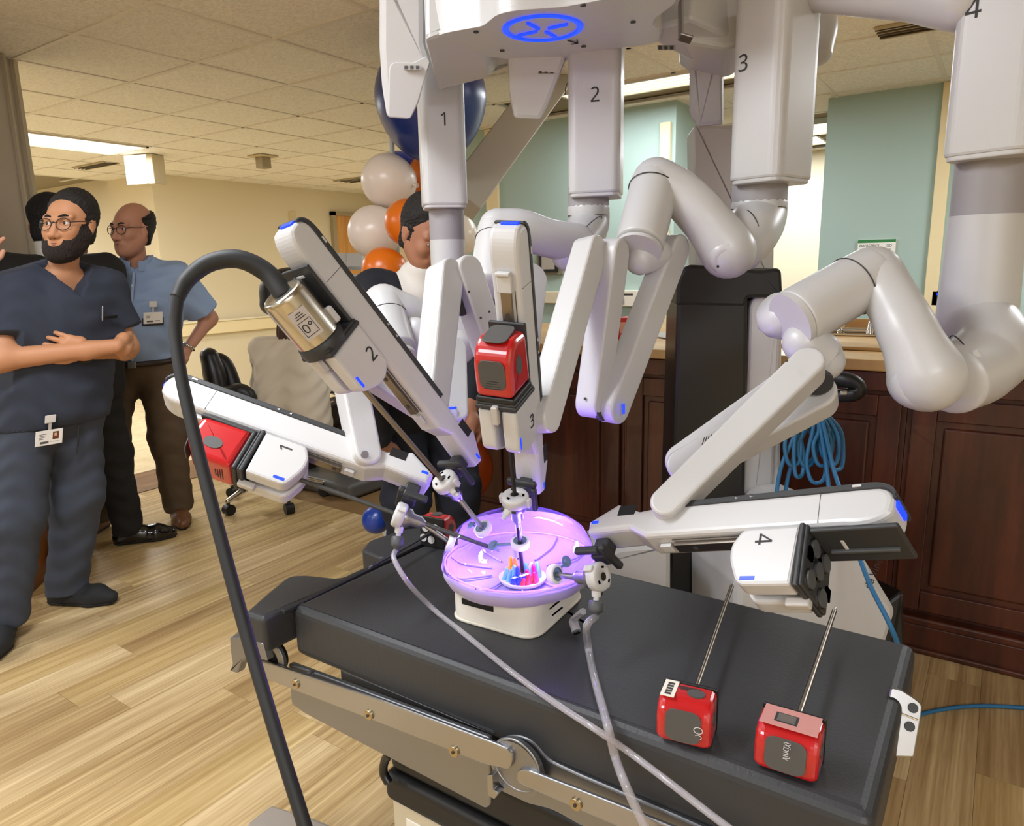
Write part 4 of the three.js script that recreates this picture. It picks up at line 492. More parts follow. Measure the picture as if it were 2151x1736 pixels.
// instrument: housing, pads, shaft, given in a frame with x towards the tip
function instrument(label, X, shaftLen, opts = {}) {
  const t = thing('instrument', label, 'instrument'), T = (g) => g.applyMatrix4(X), w = 0.078, h = 0.086;
  const sh = roundShape([[-0.1, -h / 2 + 0.004, 0.012], [-0.014, -h / 2], [-0.014, h / 2], [-0.074, h / 2, 0.02], [-0.104, h / 2 - 0.026, 0.02]], 0.008), g = extrude(sh, w, 0.011, 8, 4); g.translate(0, 0, w / 2); part(t, 'housing', T(g), M.red, 'glossy red housing');
  part(t, 'base_frame', T(box(0.01, h + 0.002, w + 0.002, -0.009, 0, 0, 0.004)), M.black);
  const pg = extrude(roundShape([[-0.025, -0.03], [0.025, -0.03], [0.025, 0.03], [-0.025, 0.03]], 0.016), 0.002, 0.0008); pg.translate(0, 0, 0.002); const e = V(-0.104, 0, 0), n = V(-1, 0.12, 0).normalize(); pg.applyMatrix4(basis(V(0, 0, 1), n.clone().cross(V(0, 0, 1)), n, V(-0.1035, 0.0, 0))); part(t, 'grip_pad', T(pg), M.greyPad, 'dark grey pad');
  if (opts.top !== false) { const tp = extrude(roundShape([[-0.024, -0.027], [0.024, -0.027], [0.024, 0.027], [-0.024, 0.027]], 0.015), 0.002, 0.0008); tp.rotateX(-Math.PI / 2); tp.translate(-0.052, h / 2 + 0.0012, 0); part(t, 'top_pad', T(tp), M.greyPad, 'dark grey pad'); }
  for (const k of [-1, 1]) { const og = new THREE.CylinderGeometry(1, 1, 0.002, 26); og.scale(0.016, 1, 0.012); og.rotateX(Math.PI / 2); og.translate(-0.06, 0.008, k * (w / 2 + 0.0004)); part(t, 'release_button', T(og), M.greyPad); }
  for (let k = 0; k < 4; k++) part(t, 'fine_print', T(box(0.001 + 0.0001 * k, 0.0012, 0.035 - 0.004 * k, -0.03 - k * 0.004, 0, 0, 0).rotateZ(0).translate(0, h / 2 + 0.0006 - 0.0, 0).scale(1, 1, 1)), M.seam);
  part(t, 'shaft', T((() => { const q = cyl(V(-0.002, 0, 0), V(shaftLen, 0, 0), 0.0043, 0.0043, 14); return q; })()), opts.shaft || M.black); part(t, 'tip', T(merge([cyl(V(shaftLen, 0, 0), V(shaftLen + 0.008, 0.0015, 0), 0.004, 0.0025, 10), cyl(V(shaftLen + 0.006, 0, 0), V(shaftLen + 0.018, 0.002, 0.001), 0.0022, 0.001, 8), cyl(V(shaftLen + 0.006, 0, 0), V(shaftLen + 0.018, -0.002, -0.001), 0.0022, 0.001, 8)])), M.steel);
  return t;
}
const onSlider = (f, s, k) => basis(f.u, f.m, f.z, f.at(s - 0.008, f.OFF)).multiply(new THREE.Matrix4().makeScale(k, 1.05 * f.k, 1.05 * f.k));
instrument('red instrument mounted on the first robot arm', onSlider(SL[0], CARR[0], 1.15), (SL[0].L - CARR[0] + 0.2) / 1.15, { top: false, shaft: mat(0x3a3a38, 0.4) });
instrument('red instrument with grey pad mounted upright on the third robot arm', onSlider(SL[2], CARR[2], 1.08), (SL[2].L - CARR[2] + 0.185) / 1.08);
{ // endoscope on arm 2
  const f = SL[1], s = CARR[1], t = thing('endoscope', 'silver endoscope camera head mounted on the second robot arm', 'endoscope'), c = f.at(s - 0.022, f.OFF + 0.012), b = f.u.clone().negate();
  part(t, 'barrel', lathe(c, b, [[0.001, 0.0], [0.036, 0.0], [0.038, 0.004], [0.038, 0.086], [0.036, 0.092], [0.032, 0.095], [0.028, 0.094], [0.001, 0.093]], 40), mat(0xc2bcae, 0.26, { metalness: 1 }), 'brushed silver barrel'); part(t, 'mount_ring', lathe(c, f.u, [[0.03, -0.003], [0.041, -0.001], [0.041, 0.018], [0.034, 0.022], [0.001, 0.022]], 32), M.dark);
  const n = f.z.clone().multiplyScalar(f.s * 0.8).addScaledVector(f.m, 0.6).normalize(), ey = b.clone(), ex = ey.clone().cross(n).normalize(), lc = c.clone().addScaledVector(b, 0.044).addScaledVector(n, 0.0382);
  const lab = (w, h, mt, dz, dx = 0, dy = 0) => obox(lc.clone().addScaledVector(n, dz).addScaledVector(ex, dx).addScaledVector(ey, dy), ex, ey, n, w, h, 0.0012, 0); part(t, 'label_plate', lab(0.03, 0.052, 0, 0.0005), mat(0xbdb6b4, 0.5)); for (const [w, h, dx, dy] of [[0.022, 0.0008, 0, -0.02], [0.022, 0.0008, 0, 0.006], [0.0008, 0.026, -0.011, -0.007], [0.0008, 0.026, 0.011, -0.007]]) part(t, 'label_frame', lab(w, h, 0, 0.0012, dx, dy), M.print); part(t, 'label_mark', text('0°', 0.015, lc.clone().addScaledVector(n, 0.0012).addScaledVector(ey, -0.007), ex, ey), M.print); for (const k of [0, 1, 2]) part(t, 'label_print', lab(0.018 - k * 0.004, 0.0012, 0, 0.0012, 0, 0.012 + k * 0.004), M.seam);
  part(t, 'telescope', cyl(c, f.at(f.L + 0.165, f.OFF), 0.0052, 0.0046, 16), M.railSteel); for (const k of [-1, 1]) part(t, 'button', obox(c.clone().addScaledVector(b, 0.02).addScaledVector(f.m, -0.03).addScaledVector(f.z, 0.028 * k), f.u, f.m, f.z, 0.03, 0.012, 0.012, 0.004), M.white);
  // cable
  const st = c.clone().addScaledVector(b, 0.088), e = thing('endoscope_cable', 'thick black cable arching from the endoscope down past the table', 'cable');
  part(e, 'strain_relief', limb([st, P(560, 573, 1.12), P(502, 545, 1.11), P(440, 553, 1.1), P(392, 590, 1.09), P(373, 625, 1.08)], [0.0155, 0.0155, 0.0148, 0.0138, 0.0125, 0.0108], 50, 18, 0.3), M.rubber); part(e, 'cord', tube([P(374, 620, 1.08), P(368, 680, 1.08), P(377, 770, 1.07), P(412, 930, 1.05), P(463, 1130, 1.02), P(520, 1340, 0.99), P(585, 1560, 0.95), P(650, 1770, 0.92), P(700, 1960, 0.9), P(735, 2200, 0.96)], 0.0092, 90, 14), M.rubber); }
// instruments lying on the table
{ const lay = (a, b, drop, rot) => { const A = onY(a[0], a[1], TY + 0.04), B = onY(b[0], b[1], TY + 0.05), u = B.clone().sub(A).setY(0).normalize(), z = u.clone().cross(up).negate(); const y = up.clone(); const X = basis(u, y, u.clone().cross(y), V(A.x, TY + 0.0352, A.z)); return [X, A.distanceTo(V(B.x, A.y, B.z))]; };
  const [X1, L1] = lay([1452, 1470], [1538, 1218]); X1.multiply(new THREE.Matrix4().makeScale(0.6, 0.8, 1.0)); const i1 = instrument('red instrument with white tag lying on the table, dark oval button on top', X1, L1 / 0.6, { top: false, shaft: M.railSteel });
  const [X2, L2] = lay([1668, 1528], [1754, 1268]); X2.multiply(new THREE.Matrix4().makeScale(0.6, 0.8, 1.05)); const i2 = instrument('red instrument with clear metallic top label lying at the table end', X2, L2 / 0.6, { top: false, shaft: M.railSteel });
  const onTop = (t, X, w, d, x, z, m, name, label) => part(t, name, box(w, 0.0012, d, x, 0.0438, z, 0).applyMatrix4(X), m, label);
  onTop(i1, X1, 0.07, 0.02, -0.05, -0.026, mat(0xe6dfd0, 0.5), 'tag', 'white paper tag'); for (let k = 0; k < 5; k++) part(i1, 'tag_mark', box(0.008, 0.0005, 0.009, -0.03 - k * 0.011, 0.0448, -0.026, 0).applyMatrix4(X1), M.seam); { const og = new THREE.CylinderGeometry(1, 1, 0.003, 28); og.scale(0.016, 1, 0.013); og.translate(-0.05, 0.0435, 0.012); part(i1, 'top_button', og.applyMatrix4(X1), M.greyPad); } part(i1, 'pad_symbol', [ring(V(-0.1062, 0.0, 0.022), V(1, 0, 0), 0.006, 0.0007).applyMatrix4(X1), ring(V(-0.1062, -0.013, 0.022), V(1, 0, 0), 0.0045, 0.0007).applyMatrix4(X1)], M.white);
  onTop(i2, X2, 0.075, 0.07, -0.052, 0.0, M.redLabel, 'clear_label', 'shiny pinkish label'); part(i2, 'label_window', box(0.03, 0.0016, 0.022, -0.055, 0.0446, -0.005, 0).applyMatrix4(X2), M.steel); part(i2, 'window_frame', box(0.036, 0.0012, 0.028, -0.055, 0.0443, -0.005, 0).applyMatrix4(X2), M.dark); { const g = text('da VinciXi', 0.0085, V(-0.1062, 0.002, 0.002), V(0, 1, 0), V(0, 0, 1)); part(i2, 'pad_print', g.applyMatrix4(X2), M.white); }
  const A = onY(905, 1112, TY + 0.05), B = onY(700, 1225, TY + 0.05), u = B.clone().sub(A).setY(0).normalize(), X3 = basis(u, up.clone(), u.clone().cross(up), V(A.x, TY + 0.04, A.z)).multiply(new THREE.Matrix4().makeScale(0.62, 0.9, 0.9)); const i3 = instrument('red instrument lying behind the dome with white motor discs', X3, 0.36, { top: false, shaft: M.dark }); for (const [y, z] of [[0.012, 0.018], [-0.018, 0.026], [-0.02, 0.0], [0.016, -0.016]]) part(i3, 'drive_disc', disc(V(0.001, y, z), V(1, 0, 0), 0.011, 0.003, 18).applyMatrix4(X3), M.white); part(i3, 'top_button', (() => { const og = new THREE.CylinderGeometry(1, 1, 0.003, 24); og.scale(0.02, 1, 0.014); og.translate(-0.05, 0.0435, 0); return og.applyMatrix4(X3); })(), M.greyPad); }
// clear tubes
const clearTube = phys(0xe9e6ea, 0.12, { transmission: 0.75, thickness: 0, ior: 1.4 });
{ const s = port1.clone().addScaledVector(cdir(-0.12, -1, 0.1), 0.026), y = TY + 0.006; const g = tube([s, P(826, 1168, 1.39), P(850, 1215, 1.37), onY(905, 1275, y + 0.008), onY(985, 1340, y), onY(1085, 1420, y), onY(1180, 1487, y), onY(1262, 1540, y), onZ(1320, 1580, -0.858), onZ(1400, 1640, -0.835), onZ(1480, 1702, -0.82), onZ(1580, 1780, -0.81), onZ(1700, 1900, -0.8)], 0.0052, 120, 12); single('clear_tube', 'clear tube curving from the first arm cannula across the black table', 'tube', g, clearTube); }
{ const s = port4.clone().addScaledVector(cdir(-0.05, -1, 0.1), 0.026), y = TY + 0.0075; const g = tube([s, P(1234, 1312, 1.2), onY(1236, 1362, y), onY(1250, 1430, y), onY(1268, 1495, y), onY(1278, 1532, y + 0.001), onZ(1292, 1590, -0.855), onZ(1310, 1640, -0.825), onZ(1332, 1690, -0.82), onZ(1365, 1760, -0.82), onZ(1400, 1850, -0.82)], 0.0068, 100, 12); single('clear_tube', 'thick clear tube hanging from the fourth arm cannula over the table edge', 'tube', g, clearTube); }
{ const t = thing('tube_clamp', 'grey end cap and clear twisted tube beside the training dome', 'clamp'); part(t, 'cap', cyl(onY(1204, 1305, TY + 0.022), onY(1211, 1328, TY + 0.01), 0.009, 0.009, 18), M.collar); part(t, 'sleeve', cyl(onY(1204, 1303, TY + 0.023), P(1225, 1285, 1.27), 0.007, 0.006, 14), clearTube); part(t, 'bore', disc(onY(1212, 1330, TY + 0.0095), cdir(0.2, -0.8, 0.6), 0.007, 0.002, 14), M.black); }
// blue cable bundle hanging behind the robot, and the run along the floor
const blueCable = mat(0x2b6f9f, 0.5);
{ const t = thing('blue_cable', 'bright blue network cable hanging in a looped bundle on the robot tower', 'cable'); const hook = P(1715, 858, 2.16); seed = 99;
  for (let k = 0; k < 9; k++) { const x = 1668 + k * 11 + rr(-5, 5), b = 990 + rr(-30, 35), w = rr(10, 22), d = 2.15 + rr(-0.03, 0.03); part(t, 'loop', tube([P(1705 + k * 2, 862, d), P(x - w * 0.4, 905, d - 0.01), P(x - w, b - 40, d - 0.015), P(x - w * 0.4, b, d - 0.02), P(x + w * 0.6, b - 3, d - 0.01), P(x + w * 0.9, b - 50, d), P(x + w * 0.5, 905, d + 0.005), P(1712 + k * 2, 862, d)], 0.0062, 50, 8), blueCable); }
  part(t, 'loose_end', tube([P(1690, 870, 2.14), P(1662, 930, 2.13), P(1640, 985, 2.13), P(1630, 1060, 2.14), P(1632, 1120, 2.15)], 0.0062, 30, 8), blueCable); part(t, 'loose_end', tube([P(1700, 870, 2.14), P(1668, 960, 2.14), P(1652, 1020, 2.15), P(1648, 1090, 2.16)], 0.006, 30, 8), blueCable);
  part(t, 'trailing_run', tube([P(1722, 862, 2.13), P(1738, 930, 2.11), P(1752, 990, 2.09), P(1772, 1050, 2.02), P(1795, 1140, 1.9), P(1830, 1235, 1.8), P(1868, 1310, 1.75), P(1890, 1370, 1.78), P(1898, 1450, 1.85), onY(1900, 1520, 0.03), onY(1938, 1500, 0.008), onY(2040, 1484, 0.007), onY(2160, 1488, 0.007), onY(2300, 1500, 0.007)], 0.0062, 110, 8), blueCable); part(t, 'trailing_run', tube([P(1718, 862, 2.14), P(1728, 930, 2.12), P(1738, 1000, 2.11), P(1745, 1060, 2.1)], 0.0062, 24, 8), blueCable); }
// ---------------------------------------------------------------- people: smooth fields meshed on a grid
const smin = (a, b, k) => { const h = Math.max(k - Math.abs(a - b), 0) / k; return Math.min(a, b) - h * h * k * 0.25; };
const cap3 = (a, b, r0, r1 = r0) => { const dx = b[0] - a[0], dy = b[1] - a[1], dz = b[2] - a[2], dd = dx * dx + dy * dy + dz * dz || 1e-9; return (x, y, z) => { const px = x - a[0], py = y - a[1], pz = z - a[2]; let t = (px * dx + py * dy + pz * dz) / dd; t = t < 0 ? 0 : t > 1 ? 1 : t; const qx = px - dx * t, qy = py - dy * t, qz = pz - dz * t; return Math.sqrt(qx * qx + qy * qy + qz * qz) - (r0 + (r1 - r0) * t); }; };
const ell = (c, r) => (x, y, z) => { const a = (x - c[0]) / r[0], b = (y - c[1]) / r[1], d = (z - c[2]) / r[2], k0 = Math.sqrt(a * a + b * b + d * d), e = a / r[0], f = b / r[1], g = d / r[2], k1 = Math.sqrt(e * e + f * f + g * g); return k1 < 1e-9 ? -Math.min(...r) : k0 * (k0 - 1) / k1; };
const blend = (list, k) => (x, y, z) => { let d = list[0](x, y, z); for (let i = 1; i < list.length; i++) d = smin(d, list[i](x, y, z), k); return d; };
const unite = (list) => (x, y, z) => { let d = 1e9; for (const f of list) { const v = f(x, y, z); if (v < d) d = v; } return d; };
function netMesh(f, lo, hi, h) {           // surface nets
  const nx = Math.ceil((hi[0] - lo[0]) / h) + 1, ny = Math.ceil((hi[1] - lo[1]) / h) + 1, nz = Math.ceil((hi[2] - lo[2]) / h) + 1, D = new Float32Array(nx * ny * nz), id = (i, j, k) => i + nx * (j + ny * k);
  for (let k = 0; k < nz; k++) for (let j = 0; j < ny; j++) for (let i = 0; i < nx; i++) D[id(i, j, k)] = f(lo[0] + i * h, lo[1] + j * h, lo[2] + k * h);
  const vid = new Int32Array(nx * ny * nz).fill(-1), pos = [], idx = [];
  for (let k = 0; k < nz - 1; k++) for (let j = 0; j < ny - 1; j++) for (let i = 0; i < nx - 1; i++) { let n = 0, sx = 0, sy = 0, sz = 0, m = 0; const c = [];
    for (let q = 0; q < 8; q++) { const v = D[id(i + (q & 1), j + ((q >> 1) & 1), k + (q >> 2))]; c.push(v); if (v < 0) m |= 1 << q; } if (m === 0 || m === 255) continue;
    for (let a = 0; a < 8; a++) for (let s = 1; s < 8; s <<= 1) { const b = a | s; if (b === a) continue; if ((c[a] < 0) === (c[b] < 0)) continue; const t = c[a] / (c[a] - c[b]); sx += (a & 1) + ((b & 1) - (a & 1)) * t; sy += ((a >> 1) & 1) + (((b >> 1) & 1) - ((a >> 1) & 1)) * t; sz += (a >> 2) + ((b >> 2) - (a >> 2)) * t; n++; }
    vid[id(i, j, k)] = pos.length / 3; pos.push(lo[0] + (i + sx / n) * h, lo[1] + (j + sy / n) * h, lo[2] + (k + sz / n) * h); }
  const quad = (a, b, c, d, fl) => { if (a < 0 || b < 0 || c < 0 || d < 0) return; if (fl) idx.push(a, c, b, a, d, c); else idx.push(a, b, c, a, c, d); };
  for (let k = 1; k < nz - 1; k++) for (let j = 1; j < ny - 1; j++) for (let i = 1; i < nx - 1; i++) { const v = D[id(i, j, k)];
    if ((v < 0) !== (D[id(i + 1, j, k)] < 0)) quad(vid[id(i, j - 1, k - 1)], vid[id(i, j, k - 1)], vid[id(i, j, k)], vid[id(i, j - 1, k)], v >= 0);
    if ((v < 0) !== (D[id(i, j + 1, k)] < 0)) quad(vid[id(i - 1, j, k - 1)], vid[id(i, j, k - 1)], vid[id(i, j, k)], vid[id(i - 1, j, k)], v < 0);
    if ((v < 0) !== (D[id(i, j, k + 1)] < 0)) quad(vid[id(i - 1, j - 1, k)], vid[id(i, j - 1, k)], vid[id(i, j, k)], vid[id(i - 1, j, k)], v >= 0); }
  const g = new THREE.BufferGeometry(), nor = new Float32Array(pos.length), e = h * 0.6; for (let i = 0; i < pos.length; i += 3) { const x = pos[i], y = pos[i + 1], z = pos[i + 2]; let a = f(x + e, y, z) - f(x - e, y, z), b = f(x, y + e, z) - f(x, y - e, z), c = f(x, y, z + e) - f(x, y, z - e); const l = Math.hypot(a, b, c) || 1; nor[i] = a / l; nor[i + 1] = b / l; nor[i + 2] = c / l; }
  g.setAttribute('position', new THREE.Float32BufferAttribute(pos, 3)); g.setAttribute('normal', new THREE.BufferAttribute(nor, 3)); g.setIndex(idx); return g;
}
function boundsOf(pts, pad) { const lo = [1e9, 1e9, 1e9], hi = [-1e9, -1e9, -1e9]; for (const p of pts) for (let i = 0; i < 3; i++) { lo[i] = Math.min(lo[i], p[i] - pad); hi[i] = Math.max(hi[i], p[i] + pad); } return [lo, hi]; }
// a hand: palm plus four bent fingers and a thumb, rooted at the wrist
function handGeo(w, dir, nrm, curl, side, spread = 0.12, sc = 1) {
  const d = dir.clone().normalize(), n = nrm.clone().addScaledVector(d, -nrm.dot(d)).normalize(), s = d.clone().cross(n).multiplyScalar(side), at = (a, b, c) => w.clone().addScaledVector(d, a * sc).addScaledVector(s, b * sc).addScaledVector(n, c * sc), A = (v) => [v.x, v.y, v.z], pts = [], fs = [];
  const palm = [[0.0, 0, 0.0], [0.045, 0.022, 0], [0.08, 0.03, 0.002], [0.085, 0.008, 0.002], [0.083, -0.012, 0.002], [0.075, -0.03, 0.002], [0.04, -0.022, 0]].map((q) => A(at(...q))); const pf = blend([cap3(palm[0], palm[1], 0.024 * sc, 0.02 * sc), cap3(palm[1], palm[2], 0.018 * sc, 0.012 * sc), cap3(palm[1], palm[3], 0.018 * sc, 0.013 * sc), cap3(palm[0], palm[6], 0.022 * sc, 0.019 * sc), cap3(palm[6], palm[4], 0.018 * sc, 0.013 * sc), cap3(palm[6], palm[5], 0.017 * sc, 0.012 * sc)], 0.02); pts.push(...palm);
  [[0.03, 0.068], [0.009, 0.077], [-0.012, 0.071], [-0.031, 0.056]].forEach(([b, L], i) => { const sp = (b / 0.03) * spread; let a = curl * 0.7, p = at(0.08 - Math.abs(b) * 0.15, b, 0.002); const ch = [p]; for (let k = 0; k < 3; k++) { const q = d.clone().multiplyScalar(Math.cos(a)).addScaledVector(n, Math.sin(a)).addScaledVector(s, sp).normalize(); p = p.clone().addScaledVector(q, L * sc * [0.45, 0.32, 0.23][k]); ch.push(p); a += curl; } const c = ch.map(A); pts.push(...c); fs.push(unite([cap3(c[0], c[1], 0.0098 * sc, 0.009 * sc), cap3(c[1], c[2], 0.009 * sc, 0.0083 * sc), cap3(c[2], c[3], 0.0083 * sc, 0.007 * sc)])); });
  const t = [at(0.02, 0.022, 0.004), at(0.05, 0.05, 0.012), at(0.075, 0.058, 0.02), at(0.094, 0.056, 0.026)].map(A); pts.push(...t); const th = unite([cap3(t[0], t[1], 0.016 * sc, 0.012 * sc), cap3(t[1], t[2], 0.0115 * sc, 0.01 * sc), cap3(t[2], t[3], 0.0098 * sc, 0.008 * sc)]);
  const f = (x, y, z) => { let v = pf(x, y, z); for (const q of fs) v = smin(v, q(x, y, z), 0.007); return smin(v, th(x, y, z), 0.01); }; const [lo, hi] = boundsOf(pts, 0.035); return netMesh(f, lo, hi, 0.0036);
}
const HF = { cran: ell([0, 0.034, -0.012], [0.074, 0.092, 0.094]), face: ell([0, -0.018, 0.022], [0.06, 0.095, 0.07]), jaw: ell([0, -0.072, 0.034], [0.046, 0.044, 0.05]) };
const headBase = blend([HF.cran, HF.face, HF.jaw, cap3([-0.05, -0.045, 0.0], [-0.02, -0.085, 0.05], 0.026, 0.024), cap3([0.05, -0.045, 0.0], [0.02, -0.085, 0.05], 0.026, 0.024)], 0.035);
const headField = (() => { const nose = blend([cap3([0, 0.014, 0.088], [0, -0.03, 0.112], 0.0085, 0.0125), cap3([-0.012, -0.035, 0.1], [0.012, -0.035, 0.1], 0.009, 0.009)], 0.012), brow = blend([cap3([-0.045, 0.03, 0.078], [-0.012, 0.027, 0.09], 0.008, 0.009), cap3([0.045, 0.03, 0.078], [0.012, 0.027, 0.09], 0.008, 0.009)], 0.01), cheek = blend([ell([-0.036, -0.02, 0.068], [0.022, 0.022, 0.02]), ell([0.036, -0.02, 0.068], [0.022, 0.022, 0.02])], 0.01), lips = blend([cap3([-0.018, -0.06, 0.084], [0.018, -0.06, 0.084], 0.0085, 0.0085), cap3([0, -0.056, 0.09], [0, -0.064, 0.09], 0.007, 0.007)], 0.012), chin = ell([0, -0.1, 0.07], [0.022, 0.018, 0.02]), ears = unite([-1, 1].map((s) => blend([ell([s * 0.077, 0.0, -0.006], [0.009, 0.031, 0.02]), cap3([s * 0.076, -0.02, 0.0], [s * 0.073, -0.032, 0.004], 0.008, 0.007)], 0.01))), socket = unite([ell([-0.031, 0.01, 0.095], [0.018, 0.011, 0.016]), ell([0.031, 0.01, 0.095], [0.018, 0.011, 0.016])]);
  return (x, y, z) => { let d = headBase(x, y, z); d = smin(d, brow(x, y, z), 0.02); d = smin(d, cheek(x, y, z), 0.025); d = smin(d, chin(x, y, z), 0.025); const s = socket(x, y, z); d = Math.max(d, -s) + 0; d = smin(d, nose(x, y, z), 0.014); d = smin(d, lips(x, y, z), 0.014); return smin(d, ears(x, y, z), 0.008); }; })();
const headGeo0 = netMesh(headField, [-0.1, -0.14, -0.125], [0.1, 0.145, 0.14], 0.0042);
const hairFields = {
  short: (x, y, z) => { const lim = 0.012 + 0.66 * Math.max(0, y - 0.01) + (Math.abs(x) > 0.058 && y < 0.03 && y > -0.02 ? 0.014 : 0), ed = lim - z, off = Math.max(0.0005, Math.min(0.01, ed * 0.28)); return Math.max(headBase(x, y, z) - off + 0.002 * Math.sin(x * 260 + 9 * Math.sin(y * 61)) * Math.sin(z * 240 + 8 * Math.sin(x * 67)), -ed, -0.075 + 0.25 * (z + 0.05) - y); },
  bald: (x, y, z) => Math.max(headBase(x, y, z) - 0.013 + 0.003 * Math.sin(x * 200 + y * 230), z - (0.0 + 0.25 * y), y - 0.075 - 0.9 * (z + 0.06) * -1 * 0.35, -0.07 + 0.2 * z - y),
  full: (x, y, z) => Math.max(headBase(x, y, z) - 0.02 + 0.0022 * Math.sin(x * 190 + 20 * Math.sin(y * 41)) * Math.sin(y * 180 + 18 * Math.sin(z * 37)), z - (0.01 + 0.6 * Math.max(0, y)), -0.085 + 0.2 * z - y),
  long: (x, y, z) => smin(Math.max(headBase(x, y, z) - 0.022 + 0.003 * Math.sin(x * 220), z - (0.02 + 0.5 * Math.max(0, y))), ell([0, -0.1, -0.055], [0.082, 0.12, 0.05])(x, y, z) + 0.004 * Math.sin(x * 260 + y * 30), 0.03),
};
const beardField = (x, y, z) => { const mouth = ell([0, -0.0605, 0.1], [0.024, 0.0105, 0.03])(x, y, z), top = -0.038 + (Math.abs(x) > 0.048 ? Math.min(0.045, (Math.abs(x) - 0.048) * 2.6) : 0), ed = top - y, off = Math.max(0.0012, Math.min(0.008, ed * 0.22)); return Math.max(smin(headBase(x, y, z), ell([0, -0.1, 0.07], [0.022, 0.018, 0.02])(x, y, z), 0.025) - off + 0.0014 * Math.sin(x * 420 + 30 * Math.sin(y * 60)) * Math.sin(y * 380 + 20 * Math.sin(z * 50)), -ed, 0.004 - z, -mouth); };
const A3 = (v) => [v.x, v.y, v.z];
